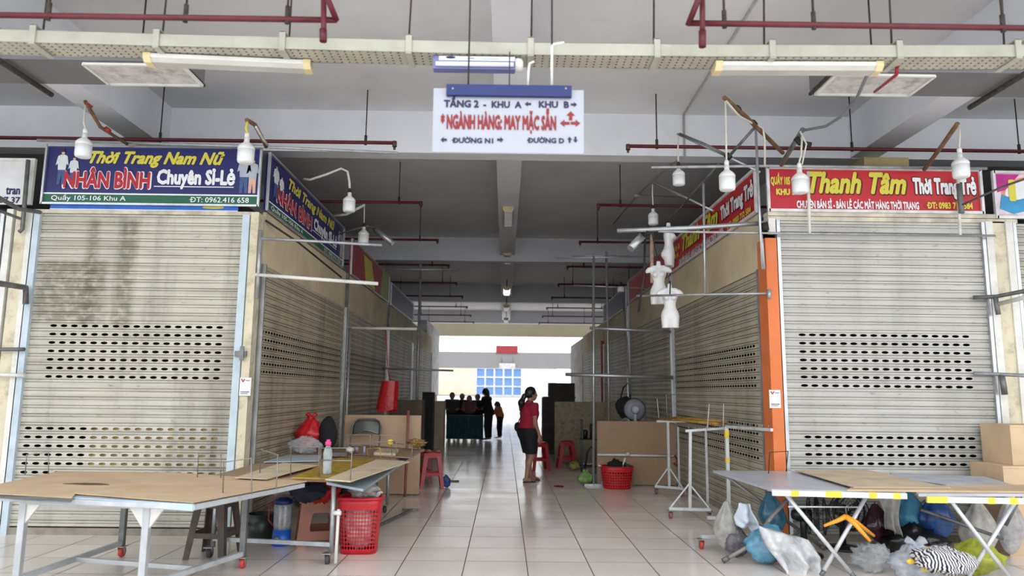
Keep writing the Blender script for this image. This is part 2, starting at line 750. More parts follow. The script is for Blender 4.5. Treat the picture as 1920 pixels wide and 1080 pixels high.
# ------------------------------------------------------------------ the far end
conc = mat('outside_pavement', (205, 203, 198), rough=.8, var=.05)
struct('terrain', MB().box(-40, 40, 48, 90, -.15, -.02), conc)
struct('terrain_front', MB().box(-40, 40, -40, 1, -.15, -.01), conc)
cream = mat('far_wall_paint', (222, 216, 196), rough=.85, var=.05, scale=1)
zc1, zc0 = oY(950, 661, 46).z, oY(950, 689, 46).z
trim(MB().box(-16, 16, 45.6, 48.2, zc0, zc1), mat('canopy_paint', (150, 150, 152), rough=.8, var=.02, scale=.4))
for px in (806, 1092):
    q = oY(px, 700, 46)
    trim(MB().box(q.x-.25, q.x+.25, 45.8, 46.3, 0, zc0), beam_pl)
for x0, x1 in ((-16, oY(806, 700, 46).x-.25), (oY(1092, 700, 46).x+.25, 16)):
    trim(MB().box(x0, x1, 45.8, 46.1, 0, zc0), cream)
# blue glazed shop front seen through the far opening
gl = mat('blue_glazing', (120, 160, 220), rough=.15, var=.12, scale=.6)
a, b = oY(893, 690, 54), oY(978, 742, 54)
wt = tag(obj('window_1', MB().box(a.x, b.x, 54, 54.1, b.z, a.z), gl), kind='structure')
fm = MB()
for i in range(6):
    x = a.x+(b.x-a.x)*i/5
    fm.box(x-.06, x+.06, 53.9, 54.0, b.z, a.z)
for j in range(4):
    z = b.z+(a.z-b.z)*j/3
    fm.box(a.x, b.x, 53.92, 53.99, z-.05, z+.05)
obj('window_frame', fm, mat('white_frame', (225, 228, 232), rough=.5), wt)
trim(MB().box(a.x-9, a.x-.05, 54, 54.4, oY(880, 742, 54).z, oY(880, 690, 54).z), cream)
trim(MB().box(b.x+.05, b.x+2.6, 54, 54.4, b.z, a.z), mat('far_white_wall', (240, 240, 236), rough=.8, var=.02, scale=.4))
trim(MB().box(-12, 12, 54, 54.4, 0, b.z-.0), mat('far_low_wall', (232, 234, 236), rough=.8, var=.02, scale=.4))
# past the rows: stall fronts and a pale wall added for bright side light
trim(MB().box(-3.3, -3.0, 27.5, 33.0, 1.35, 4.2), mat('side_light_wall', (205, 208, 210), rough=.7, var=.2, scale=2.5))
trim(MB().box(-3.4, -3.05, 27.4, 33.0, 0, 1.35), mat('far_counter', (150, 135, 112), rough=.8))
trim(MB().box(3.0, 3.3, 27.5, 33.0, 0, 3.6), mat('grey_stall_front', (150, 150, 148), rough=.7, var=.2, scale=2))


# ------------------------------------------------------------------ roller shutters
PITCH = .09
PROF = [(0, -.012), (.003, .011), (.016, .014), (.03, .015), (.044, .014), (.056, .011), (.0585, -.008), (.063, -.008), (.066, .005), (.0865, .007), (.0885, -.012), (.09, -.012)]
alu = mat('aluminium', (196, 200, 204), rough=.35, metal=.75, var=.08, dirt=.25, dscale=4)
galv = mat('galvanised_steel', (176, 180, 184), rough=.42, metal=.55, var=.12, scale=9, dirt=.3, dcol=(105, 100, 92), dscale=5)
dullsteel = mat('dull_steel', (120, 122, 122), rough=.5, metal=.5, var=.15, scale=9, dirt=.4, dcol=(80, 70, 60), dscale=5)
whitepipe = mat('white_pipe', (222, 222, 216), rough=.5, var=.06, dirt=.25, dscale=5)
creampaint = mat('cream_paint', (214, 205, 178), rough=.7, var=.06, scale=3, dirt=.55, dcol=(92, 72, 52), dscale=6)


def curtain(name, parent, m, o, u, n, wid, z0, z1, zrow):
    """slatted curtain; zrow: height of one hole row, which fixes the slats' phase"""
    o, u, n = Vector(o), Vector(u), Vector(n)
    k0 = math.floor((z0-zrow)/PITCH)-1
    pr = []
    k = k0
    while zrow+k*PITCH-.03 < z1:
        for v, d in PROF[:-1]:
            z = zrow+k*PITCH-.03+v
            if z0 <= z <= z1:
                pr.append((z, d))
        k += 1
    vs = []
    for z, d in pr:
        for x in (0, wid):
            vs.append(o+u*x+n*d+Vector((0, 0, z)))
    off = root_of(parent).location
    me = bpy.data.meshes.new(name)
    fs = [(2*i, 2*i+1, 2*i+3, 2*i+2) for i in range(len(pr)-1)]
    me.from_pydata([v-off for v in vs], [], fs)
    ul = me.uv_layers.new(name='metres')
    for p in me.polygons:
        for li in p.loop_indices:
            vi = me.loops[li].vertex_index
            ul.data[li].uv = (wid if vi % 2 else 0, pr[vi//2][0])
    me.materials.append(m)
    ob = bpy.data.objects.new(name, me)
    COL.objects.link(ob)
    ob.parent = parent
    return ob


def shutter(label, o, u, n, wid, ztop, zrow, blocks, col, rails=(True, True), railm=None, dirt=.5, group=None, stretch=(1, 1, .16), dscale=2.2, rw=.018, patches=(), slat_dirt=.5):
    o, u, n = Vector(o), Vector(u), Vector(n)
    t = thing('roller_shutter', label, 'roller shutter', o+u*wid/2, group)
    m = hole_mat('shutter_%d' % len(_mats), col, blocks, rough=.55, var=.05, scale=3, spec=.3, dirt=dirt, dcol=(108, 103, 94), dscale=dscale, stretch=stretch) if blocks \
        else mat('shutter_%d' % len(_mats), col, rough=.55, var=.05, scale=3, spec=.3, dirt=dirt, dcol=(108, 103, 94), dscale=dscale, stretch=stretch)
    along = (.5, 3, 13) if abs(u.x) > .5 else (3, .5, 13)
    stain(m, along, .42, .7, slat_dirt, (122, 114, 98))          # whole slats dirtier than their neighbours
    stain(m, (9, 9, 22), .6, .72, .5, (84, 76, 64))       # specks
    for bx in patches:
        stain(m, (9, 9, 12), .3, .55, .62, (100, 92, 74), bx)
    curtain('curtain', t, m, o, u, n, wid, .07, ztop, zrow)
    obj('bottom_bar', MB().obox(o+u*wid/2+n*.012+Vector((0, 0, .035)), u*wid/2, n*.018, (0, 0, .035)), mat('shutter_bottom_bar', (150, 142, 128), rough=.6, dirt=.5), t)
    for k, x in enumerate((.0, wid)):
        if rails[k]:
            obj('guide_rail', MB().obox(o+u*x+n*.02+Vector((0, 0, ztop/2)), u*rw, n*.03, (0, 0, ztop/2)), railm or alu, t)
    return t


def rows(x0p, x1p, X0, ux, n, hw=.037, hh=.0145):
    return None


# left stall, front
zr = 1.613
u0 = -5.12
bl = [(-4.835-u0, 1.772/16, 17, 1.613, .09, 7, .036, .0145), (-4.99-u0, 1.95/17, 18, .623, .09, 6, .036, .0145)]
sh = shutter('dirty cream shutter below the blue fashion sign, facing the camera', (u0, YF, 0), (1, 0, 0), (0, -1, 0), 2.275, 3.39, zr, bl, (196, 193, 182), (True, True),
             mat('pale_blue_rail', (190, 206, 216), rough=.55, var=.05, dirt=.2), dirt=.8, dscale=1.7, rw=.038, patches=((-.62, -.42, 2.1, 3.36), (-.28, .0, 2.1, 3.36), (-1.1, -.3, 2.15, 2.9)))
obj('cardboard_lining', MB().box(-4.4, -2.92, YF+.03, YF+.035, .56, 1.12), mat('yellowed_card', (214, 188, 128), rough=.9, var=.2, scale=4), sh)
# right stall, front
u1 = XR+.105
q0, q1 = oY(1503, 628.3, YF), oY(1809, 631.4, YF)
p0 = oY(1507.5, 722.8, YF)
w0 = oY(1516, 867.5, YF)
zr2 = p0.z
kk = round((w0.z-zr2)/PITCH)
bl = [(p0.x-u1, (q1.x-q0.x)/16, 17, zr2, .0905, 7, .038, .0145), (w0.x-u1, (q1.x-q0.x)/16.3, 17, zr2+kk*PITCH, .09, 4, .038, .0145)]
shutter('pale grey shutter below the red front sign', (u1, YF, 0), (1, 0, 0), (0, -1, 0), 5.25-u1, 3.41, zr2, bl, (194, 193, 188), slat_dirt=.38, dirt=.3, dscale=1.6)
# neighbours, cut by the frame's edges
shutter('shutter beside the blue sign stall, below the white board', (-7.9, YF, 0), (1, 0, 0), (0, -1, 0), 2.415, 3.39, zr, None, (186, 183, 174), dirt=.6)
shutter('shutter behind the cardboard boxes, below the magenta sign', (5.6, YF, 0), (1, 0, 0), (0, -1, 0), 2.4, 3.41, zr2, None, (186, 184, 176), dirt=.5)

# side rows
MODL = [(7.94, 12.08), (12.2, 16.5), (16.62, 20.9), (21.0, 26.6)]
MODR = [(8.0, 12.2), (12.32, 16.56), (16.68, 20.86), (21.01, 26.6)]
hl0, hl1 = oX(488.6, 620.7, XL), oX(484.5, 696.5, XL)
hr = [oX(1425, y, XR) for y in (632, 723, 786, 845)]
nameL = ['side shutter of the blue sign stall, round holes along its middle', 'second shutter of the row behind the folding chair', 'third shutter of the row behind the hanging red bag', 'farthest shutter of the row beyond the hanging red bag']
nameR = ['side shutter with dotted hole bands beside the orange post', 'shutter behind the tipped particleboard table and fan', 'dark shutter behind the spotted board', 'dim shutter past the spotted board, by the far orange post']
for i, (a, b) in enumerate(MODL):
    bl = [(.12, .1, int((b-a-.2)/.1), hl1.z, (hl0.z-hl1.z)/5, 6, .036, .015)] if i < 2 else None
    shutter(nameL[i], (XL, a, 0), (0, 1, 0), (1, 0, 0), b-a, 2.88, hl1.z, bl, (188, 176, 154), dirt=.7)
for i, (a, b) in enumerate(MODR):
    wd = b-a
    z3 = hr[3].z
    bl = None
    if i == 0:
        bl = [(.12, .1, int((wd-.25)/.1), hr[1].z, .0905, 6, .036, .015), (.12, .1, int((wd-.25)/.1), hr[1].z-9*.09, .09, 5, .036, .015)]
    if i == 1:
        bl = [(.12, .1, int((wd-.25)/.1), 2.3, .09, 3, .03, .008), (.12, .1, int((wd-.25)/.1), 1.72, .09, 1, .03, .008)]
    shutter(nameR[i], (XR, b, 0), (0, -1, 0), (-1, 0, 0), wd, 2.9, hr[1].z, bl, (186, 178, 160), dirt=.6)

# fascias over the side shutters, header strips, posts
tan = mat('tan_fascia', (218, 203, 170), rough=.8, var=.06, scale=1.2, dirt=.3, dcol=(140, 118, 84))
for i, (a, b) in enumerate(MODL):
    ym = (a+b)/2+.3
    trim(MB().box(XL-.03, XL+.01, a, ym-.01, 2.88, 3.48).box(XL-.03, XL+.01, ym+.01, b, 2.88, 3.48), tan, bevel=.004)
for i, (a, b) in enumerate(MODR):
    ym = (a+b)/2
    trim(MB().box(XR-.01, XR+.03, a, ym-.01, 2.9, 3.55).box(XR-.01, XR+.03, ym+.01, b, 2.9, 3.55), tan, bevel=.004)
head = mat('header_strip', (210, 202, 184), rough=.7, dirt=.4)
trim(MB().box(-5.15, XL, YF-.03, YF+.1, 3.385, 3.425), head)
trim(MB().box(XR, 5.65, YF-.03, YF+.1, 3.405, 3.45).box(XR, 5.65, YF-.045, YF+.1, 3.455, 3.5), head)
orange = mat('orange_paint', (222, 118, 58), rough=.55, var=.06, scale=3, dirt=.12, dcol=(225, 205, 190), dscale=4)


def sticker(px, py, Y, parent):
    c = oY(px, py, Y)
    s = obj('paper_notice', MB().box(c.x-.06, c.x+.06, Y-.004, Y, c.z-.095, c.z+.095), mat('paper', (226, 226, 228), rough=.6, var=.03), parent, label='white paper notice')
    v = [(-.05, .08), (-.035, .08), (-.026, .06), (-.017, .08), (-.002, .08), (-.02, .048), (-.032, .048)]
    obj('red_mark', MB().prism(v, (c.x, Y-.0045, c.z), (1, 0, 0), (0, 0, 1), (0, -.001, 0)), mat('red_print', (200, 45, 45), rough=.6), s)
    obj('grey_print', MB().box(c.x-.045, c.x+.045, Y-.0055, Y-.0045, c.z-.06, c.z-.05).box(c.x-.045, c.x+.03, Y-.0055, Y-.0045, c.z-.075, c.z-.068).box(c.x+.0, c.x+.045, Y-.0055, Y-.0045, c.z+.06, c.z+.068),
        mat('grey_ink', (120, 122, 128), rough=.6), s)


t = thing('corner_post', 'cream corner post with peeling paint beside the pale blue rail', 'post', (-2.755, YF, 0))
obj('post_body', MB().box(-2.80, -2.71, YF-.035, YF+.13, 0, 3.42), creampaint, t, bevel=.004)
obj('latch', MB().box(-2.86, -2.74, YF-.085, YF-.055, 1.84, 1.9).box(-2.80, -2.76, YF-.1, YF-.085, 1.8, 1.95).box(-2.78, -2.75, YF-.056, YF-.034, 1.84, 1.9), dullsteel, t)
sticker(460, 725, YF-.052, t)
t = thing('corner_post', 'orange corner post between the front shutter and the side shutter', 'post', (2.89, YF, 0))
obj('post_body', MB().box(2.83, 2.955, YF-.06, YF+.2, 0, 3.2), orange, t, bevel=.004)
obj('switch_box', MB().box(2.87, 2.95, YF-.07, YF-.03, 3.24, 3.42), mat('white_plastic', (230, 230, 226), rough=.4, var=.04), t, bevel=.006)
sticker(1453, 748, YF-.062, t)
c = oX(1103, 760, XR)
single('corner_post', MB().box(XR-.1, XR+.0, 20.9, 20.97, 0, 3.0), mat('far_orange_paint', (190, 84, 50), rough=.6), 'reddish orange post far along the row past the spotted board', 'post')
tp = thing('divider_post', 'white divider post where the white board stall meets the blue sign stall', 'post', (-5.29, YF, 0))
obj('post_body', MB().box(-5.35, -5.22, YF-.03, YF+.1, 0, 3.42), creampaint, tp)
for x in (-5.41, -5.18):
    obj('edge_strip', MB().box(x-.036, x+.036, YF-.05, YF+.05, 0, 3.42), whitepipe, tp, bevel=.004)
tp = thing('divider_post', 'white divider post where the red sign stall meets the magenta sign stall', 'post', (5.42, YF, 0))
obj('post_body', MB().box(5.36, 5.5, YF-.03, YF+.1, 0, 3.42), creampaint, tp)
for x in (5.32, 5.54):
    obj('edge_strip', MB().box(x-.04, x+.04, YF-.05, YF+.05, 0, 3.42), whitepipe, tp, bevel=.004)
for y, l in ((12.14, 'pale pole between the first two side shutters behind the fashion stall table'), (16.56, 'pale pole at the far end of the second side shutter, by the hanging red bag')):
    single('divider_post', MB().box(XL-.02, XL+.05, y-.03, y+.03, 0, 3.45), dullsteel, l, 'post')
for y, l in ((12.26, 'bright metal divider post behind the bamboo sticks'), (16.62, 'bright metal divider post behind the grey fan')):
    single('divider_post', MB().box(XR-.06, XR+.02, y-.038, y+.038, 0, 3.5), alu, l, 'post')

# ------------------------------------------------------------------ signs
navy = mat('sign_navy', (24, 27, 98), rough=.45, var=.04, scale=2)
green = mat('sign_green', (16, 92, 68), rough=.45, var=.04)
signred = mat('sign_red', (188, 32, 44), rough=.45, var=.04, scale=2)
ink_y = mat('ink_yellow', (214, 204, 70), rough=.5, var=.03)
ink_r = mat('ink_red', (178, 26, 42), rough=.5, var=.03)
ink_w = mat('ink_white', (232, 234, 238), rough=.5, var=.03)
ink_n = mat('ink_navy', (16, 17, 82), rough=.5, var=.03)
ink_k = mat('ink_dark', (70, 22, 26), rough=.5, var=.03)
skin_p = mat('print_skin', (216, 172, 156), rough=.5, var=.05)
hair_p = mat('print_hair', (40, 28, 30), rough=.5, var=.05)
shirt_p = mat('print_shirt', (214, 220, 226), rough=.5, var=.06)
jean_p = mat('print_jeans', (60, 88, 140), rough=.5, var=.12, scale=30)
stripe_p = mat('print_grey_shirt', (170, 178, 192), rough=.5, var=.1)


def sgn(o, u, n, W, H):
    o, u, n = Vector(o), Vector(u), Vector(n)
    v = Vector((0, 0, 1))
    return o, u, v, n


def sframe(t, o, u, v, n, W, H, m, wd=.022):
    mb = MB()
    mb.obox(o+u*W/2+n*.012, u*W/2, v*wd/2, n*.016).obox(o+u*W/2+v*H+n*.012, u*W/2, v*wd/2, n*.016)
    mb.obox(o+v*H/2+n*.012, u*wd/2, v*(H/2+wd/2), n*.016).obox(o+u*W+v*H/2+n*.012, u*wd/2, v*(H/2+wd/2), n*.016)
    obj('sign_frame', mb, m, t)


def ell(cx, cy, rx, ry, n=18):
    return [(cx+rx*math.cos(2*math.pi*i/n), cy+ry*math.sin(2*math.pi*i/n)) for i in range(n)]


def flat(t, name, poly, o, u, v, n, m, lift=.002, th=.002):
    return obj(name, MB().prism(poly, o+n*lift, u, v, n*th), m, t)


def blue_sign(label, o, u, n, W, H, front=True):
    o, u, v, n = sgn(o, u, n, W, H)
    t = thing('shop_sign', label, 'sign', o+u*W/2)
    obj('sign_panel', MB().obox(o+u*W/2+v*H/2-n*.015, u*W/2, v*H/2, n*.015), navy, t)
    flat(t, 'address_band', [(0, 0), (W, 0), (W, H*.165), (0, H*.165)], o, u, v, n, green)
    flat(t, 'white_rule', [(0, H*.165), (W, H*.165), (W, H*.19), (0, H*.19)], o, u, v, n, ink_w)
    sframe(t, o, u, v, n, W, H, alu)
    f = lambda a, b, c_, d: (W*a, W*b, H*(1-c_), H*(1-d))
    letters('lettering', 'Thời Trang Nam Nữ', ink_y, t, o, u, v, n, f(.2, .83, .3, .08), shear=.38, fat=.045)
    letters('lettering', 'NHÂN BÌNH', ink_w, t, o, u, v, n, f(.083, .497, .745, .425), fat=.08, depth=.002)
    letters('lettering', 'NHÂN BÌNH', ink_r, t, o, u, v, n, f(.09, .49, .73, .44), fat=.042, lift=.0045)
    letters('lettering', 'Chuyên Sỉ-Lẻ', ink_w, t, o, u, v, n, f(.52, .885, .65, .385), fat=.05)
    letters('lettering', 'Quầy 105-106 Khu A', ink_w, t, o, u, v, n, f(.04, .385, .94, .86), fat=.012, lift=.004)
    letters('lettering', 'ĐT: 0962.416 658', ink_w, t, o, u, v, n, f(.68, .955, .95, .86), fat=.012, lift=.004)
    flat(t, 'underline', [(W*.51, H*.31), (W*.88, H*.31), (W*.88, H*.325), (W*.51, H*.325)], o, u, v, n, ink_w, .003)
    # printed models at both ends of the sign
    k = W/2.36

    def fig(cx, y0, y1, shirt, legs, flip=1):
        h = y1-y0
        ww = h*.3*(k if k > 1 else 1)*.8
        flat(t, 'printed_trousers', [(cx-ww*.42, y0), (cx-ww*.1, y0), (cx, y0+h*.3), (cx+ww*.12, y0), (cx+ww*.42, y0), (cx+ww*.42, y0+h*.45), (cx-ww*.42, y0+h*.45)], o, u, v, n, legs, .003)
        flat(t, 'printed_shirt', [(cx-ww*.45, y0+h*.42), (cx+ww*.45, y0+h*.42), (cx+ww*.5, y0+h*.6), (cx+ww*.75, y0+h*.55), (cx+ww*.55, y0+h*.82), (cx+ww*.15, y0+h*.87), (cx-ww*.15, y0+h*.87), (cx-ww*.55, y0+h*.82), (cx-ww*.75, y0+h*.55), (cx-ww*.5, y0+h*.6)], o, u, v, n, shirt, .004)
        flat(t, 'printed_face', ell(cx, y0+h*.93, ww*.2, h*.075), o, u, v, n, skin_p, .004)
        flat(t, 'printed_hair', [(cx-ww*.22, y0+h*.94), (cx+ww*.22, y0+h*.94), (cx+ww*.15, y0+h*1.02), (cx-ww*.15, y0+h*1.02)], o, u, v, n, hair_p, .006)
    fig(W*.075, H*.33, H*.93, shirt_p, jean_p)
    fig(W*.13, H*.33, H*.82, shirt_p, jean_p)
    fig(W*.925, H*.22, H*.88, stripe_p, jean_p)
    fig(W*.965, H*.22, H*.82, stripe_p, skin_p)
    return t


def red_sign(label, o, u, n, W, H):
    o, u, v, n = sgn(o, u, n, W, H)
    t = thing('shop_sign', label, 'sign', o+u*W/2)
    obj('sign_panel', MB().obox(o+u*W/2+v*H/2-n*.015, u*W/2, v*H/2, n*.015), signred, t)
    sframe(t, o, u, v, n, W, H, mat('pale_frame', (222, 220, 222), rough=.5), .03)
    kx, ky = W/1345, H/265
    f = lambda a, b, c_, d: ((a-45)*kx, (b-45)*kx, H-(c_-60)*ky, H-(d-60)*ky)
    dk = mat('sign_dark_red', (176, 22, 40), rough=.45, var=.03)
    flat(t, 'red_disc', ell(105*kx, H-95*ky, 92*kx, 93*ky, 28), o, u, v, n, dk)
    flat(t, 'phone_disc', ell(1140*kx, H-222*ky, 165*kx, 34*ky, 24), o, u, v, n, dk)
    letters('lettering', 'QUẦY 105 - 106', ink_y, t, o, u, v, n, f(64, 250, 166, 116), fat=.05, lift=.005)
    letters('lettering', 'KHU B', ink_y, t, o, u, v, n, f(96, 220, 230, 190), fat=.06, lift=.005)
    letters('lettering', 'Thanh Tâm', ink_k, t, o, u, v, n, f(302, 930, 224, 78), shear=.3, fat=.075, depth=.002)
    letters('lettering', 'Thanh Tâm', ink_y, t, o, u, v, n, f(300, 920, 217, 80), shear=.3, fat=.045, lift=.0045)
    letters('lettering', 'Thời Trang Trẻ', ink_k, t, o, u, v, n, f(956, 1368, 222, 104), fat=.1, depth=.002)
    letters('lettering', 'Thời Trang Trẻ', ink_w, t, o, u, v, n, f(960, 1362, 214, 110), fat=.055, lift=.0045)
    letters('lettering', 'CHUYÊN BÁN SỈ - BÁN LẺ CÁC MẶT HÀNG THỜI TRANG', ink_w, t, o, u, v, n, f(222, 992, 310, 262), fat=.045)
    letters('lettering', 'ĐT: 0983 712 584', ink_y, t, o, u, v, n, f(1040, 1330, 303, 262), fat=.045, lift=.005)
    return t


blue_sign('blue fashion sign facing the camera above the dirty cream shutter', (-5.085, YF-.03, 3.49), (1, 0, 0), (0, -1, 0), 2.36, .655)
blue_sign('blue fashion sign running down the aisle above the tan fascia', (XL+.03, 7.86, 3.49), (0, 1, 0), (1, 0, 0), 3.8, .65)
red_sign('red clothing sign facing the camera above the pale grey shutter', (2.885, YF-.05, 3.51), (1, 0, 0), (0, -1, 0), 2.37, .485)
red_sign('red clothing sign running down the aisle above the three torsos', (XR-.03, 12.2, 3.56), (0, -1, 0), (-1, 0, 0), 4.25, .5)
# older sign strip showing under the blue front sign
t = thing('old_sign', 'bright blue strip of an older sign peeping out under the blue fashion sign', 'sign', (-3.95, YF-.01, 3.43))
obj('sign_strip', MB().box(-5.0, -2.95, YF-.02, YF, 3.428, 3.488), mat('old_sign_blue', (24, 96, 190), rough=.5, var=.1), t)
obj('white_edge', MB().box(-5.0, -2.95, YF-.024, YF-.02, 3.428, 3.437), ink_w, t)
obj('yellow_emblem', MB().prism(ell(-3.22, 3.47, .12, .016), (0, YF-.022, 0), (1, 0, 0), (0, 0, 1), (0, -.002, 0)), mat('old_yellow', (196, 176, 70), rough=.6), t)


def plain_sign(label, x, y0, y1, z0, z1, n, m, bits=()):
    t = thing('shop_sign', label, 'sign', (x, (y0+y1)/2, z0))
    obj('sign_panel', MB().box(min(x, x+.03*-n), max(x, x+.03*-n), y0, y1, z0, z1), m, t)
    for nm, poly, mm in bits:
        obj(nm, MB().prism(poly, (x+.002*n, y0, z0), (0, 1, 0), (0, 0, 1), (.003*n, 0, 0)), mm, t)
    sframe(t, Vector((x, y0, z0)), Vector((0, 1, 0)), Vector((0, 0, 1)), Vector((n, 0, 0)), y1-y0, z1-z0, alu)


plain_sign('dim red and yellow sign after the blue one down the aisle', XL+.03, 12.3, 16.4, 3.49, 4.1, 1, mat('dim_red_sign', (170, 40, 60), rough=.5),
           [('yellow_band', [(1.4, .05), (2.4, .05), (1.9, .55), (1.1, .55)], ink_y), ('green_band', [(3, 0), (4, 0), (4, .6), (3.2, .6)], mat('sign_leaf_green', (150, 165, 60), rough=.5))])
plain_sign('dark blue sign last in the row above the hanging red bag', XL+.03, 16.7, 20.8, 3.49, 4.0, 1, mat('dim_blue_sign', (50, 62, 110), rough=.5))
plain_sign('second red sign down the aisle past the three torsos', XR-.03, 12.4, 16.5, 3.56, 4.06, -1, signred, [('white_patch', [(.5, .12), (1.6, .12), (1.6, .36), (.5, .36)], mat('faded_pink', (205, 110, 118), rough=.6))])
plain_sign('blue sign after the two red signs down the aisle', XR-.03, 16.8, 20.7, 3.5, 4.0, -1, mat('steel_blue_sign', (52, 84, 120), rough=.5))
# white board of the neighbouring stall
a, b = oY(-40, 303, YF), oY(45, 385, YF)
t = thing('shop_sign', 'white board with navy lettering cut off beside the blue fashion sign', 'sign', (-5.9, YF-.02, b.z))
obj('sign_panel', MB().box(-7.5, b.x, YF-.035, YF-.01, b.z, a.z), mat('white_board', (214, 214, 216), rough=.5, var=.04), t)
obj('sign_frame', MB().box(-7.5, b.x, YF-.05, YF-.03, a.z, a.z+.03).box(b.x, b.x+.1, YF-.05, YF-.01, b.z, a.z+.03), whitepipe, t)
q = oY(9, 364, YF-.05)
q2 = oY(37, 351, YF-.05)
letters('lettering', 'tran', ink_n, t, (0, YF-.035, 0), (1, 0, 0), (0, 0, 1), (0, -1, 0), (q.x, q2.x, q.z, q2.z+.02), fat=.03)
q = oY(-4, 380, YF-.05)
q2 = oY(37, 369, YF-.05)
letters('lettering', '87 37', ink_n, t, (0, YF-.035, 0), (1, 0, 0), (0, 0, 1), (0, -1, 0), (q.x, q2.x, q.z, q2.z), fat=.03)
# colourful sign of the other neighbour
a, b = oY(1857, 325, YF), oY(1960, 410, YF)
t = thing('shop_sign', 'pink, white and blue sign with big yellow digits beside the red front sign', 'sign', (a.x+.4, YF-.02, b.z))
obj('sign_panel', MB().box(a.x, a.x+2.2, YF-.03, YF, b.z, a.z), mat('pale_pink_sign', (226, 206, 222), rough=.5), t)
W_, H_ = 2.2, a.z-b.z
o_ = Vector((a.x, YF-.03, b.z))
uu, vv, nn = Vector((1, 0, 0)), Vector((0, 0, 1)), Vector((0, -1, 0))
flat(t, 'magenta_corner', [(.02, H_*.55), (.02, H_-.02), (.3, H_-.02), (.12, H_*.6)], o_, uu, vv, nn, mat('magenta_print', (190, 40, 140), rough=.5))
flat(t, 'orange_arc', ell(.5, H_*.55, .42, H_*.38, 24), o_, uu, vv, nn, mat('orange_print', (236, 150, 110), rough=.5), .002, .001)
flat(t, 'white_disc', ell(.5, H_*.52, .38, H_*.33, 24), o_, uu, vv, nn, ink_w, .004, .001)
flat(t, 'blue_wave', [(.05, .1), (.2, .04), (.5, .12), (.9, .05), (.9, .2), (.5, .26), (.25, .2), (.08, .26)], o_, uu, vv, nn, mat('cyan_print', (50, 150, 200), rough=.5), .006, .001)
letters('lettering', '111', ink_y, t, o_, uu, vv, nn, (.16, .7, H_*.36, H_*.84), fat=.035, lift=.008)
sframe(t, o_, uu, vv, nn, W_, H_, mat('pale_frame', (222, 220, 222), rough=.5), .03)

# ================================================================== overhead services
traym = mat('tray_grey_green', (180, 180, 166), rough=.55, var=.05, scale=3, dirt=.3, dcol=(120, 104, 84), dscale=5)
rustrod = mat('rusty_rod', (66, 56, 52), rough=.8, var=.3, scale=30, bump=.6, bscale=60)
maroon = mat('sprinkler_maroon', (98, 24, 38), rough=.5, var=.15, scale=10, dirt=.3, dcol=(60, 30, 34), dscale=8)
white_pl = mat('white_enamel', (226, 226, 222), rough=.4, var=.04, dirt=.15, dscale=5)
yel_pl = mat('yellowed_plastic', (222, 206, 160), rough=.5, var=.06)
prism_m = mat('prismatic_diffuser', (196, 194, 188), rough=.3, var=.06, scale=4, bump=.3, bscale=120)
V = Vector
ZT = 3.87
tpx = [(-60, 52), (300, 63), (960, 79), (1330, 83), (1690, 84), (1990, 83)]
tp = [oZ(x, y, ZT) for x, y in tpx]
TH, TD = .088, .2
t = thing('cable_tray', 'long grey perforated cable tray hung across the hall under the ceiling', 'cable tray', (0, 4.6, ZT))
mb = MB()
for a, b in zip(tp[:-1], tp[1:]):
    for y0, y1, z0, z1 in ((0, .006, -TH, 0), (TD-.006, TD, -TH, 0), (0, TD, -.004, 0)):  # front, back and a closed lid, added to darken the inside behind the holes
        q = []
        for z in (z0, z1):
            q += [a+V((0, y0, z)), b+V((0, y0, z)), b+V((0, y1, z)), a+V((0, y1, z))]
        mb.add(q, [(0, 3, 2, 1), (4, 5, 6, 7), (0, 1, 5, 4), (1, 2, 6, 5), (2, 3, 7, 6), (3, 0, 4, 7)])
obj('tray_body', mb, traym, t)
pm = hole_mat('tray_perforated', (182, 178, 164), [(0, .052, 400, .02, .04, 5, .0075, .0075)], rough=.6, var=.06, scale=4, dirt=.35, dcol=(120, 104, 84), dscale=5)
me = bpy.data.meshes.new('tray_base')
vs, fs, uvs = [], [], []
s = 0.
for i, q in enumerate(tp):
    if i:
        s += (q-tp[i-1]).length
    vs += [q+V((0, 0, -TH)), q+V((0, TD, -TH))]
    uvs += [(s, 0), (s, TD)]
    if i:
        fs.append((2*i-2, 2*i, 2*i+1, 2*i-1))
me.from_pydata([v-t.location for v in vs], [], fs)
ul = me.uv_layers.new(name='metres')
for p in me.polygons:
    for li in p.loop_indices:
        ul.data[li].uv = uvs[me.loops[li].vertex_index]
me.materials.append(pm)
o = bpy.data.objects.new('tray_base', me)
COL.objects.link(o)
o.parent = t


def tray_at(x):
    for (xa, _), (xb, _), a, b in zip(tpx[:-1], tpx[1:], tp[:-1], tp[1:]):
        if xa <= x <= xb:
            k = (x-xa)/(xb-xa)
            return a.lerp(b, k)


for x in (62, 294, 528, 765, 995, 1232, 1448, 1686, 1908):
    q = tray_at(x)
    mb = MB()
    mb.box(q.x-.021, q.x+.021, q.y-.012, q.y-.001, q.z-TH-.01, q.z+.035)
    mb.box(q.x-.021, q.x+.021, q.y-.012, q.y+TD+.012, q.z-TH-.016, q.z-TH-.004)
    mb.box(q.x-.021, q.x+.021, q.y-.012, q.y+TD+.012, q.z+.026, q.z+.036)
    obj('hanger_bracket', mb, traym, t, bevel=.002)
    obj('hanger_rod', MB().tube([(q.x+random.uniform(-.02, .03), q.y+.1, q.z+.03), (q.x+.02, q.y+.08, ZC)], .007, 6), rustrod, t)


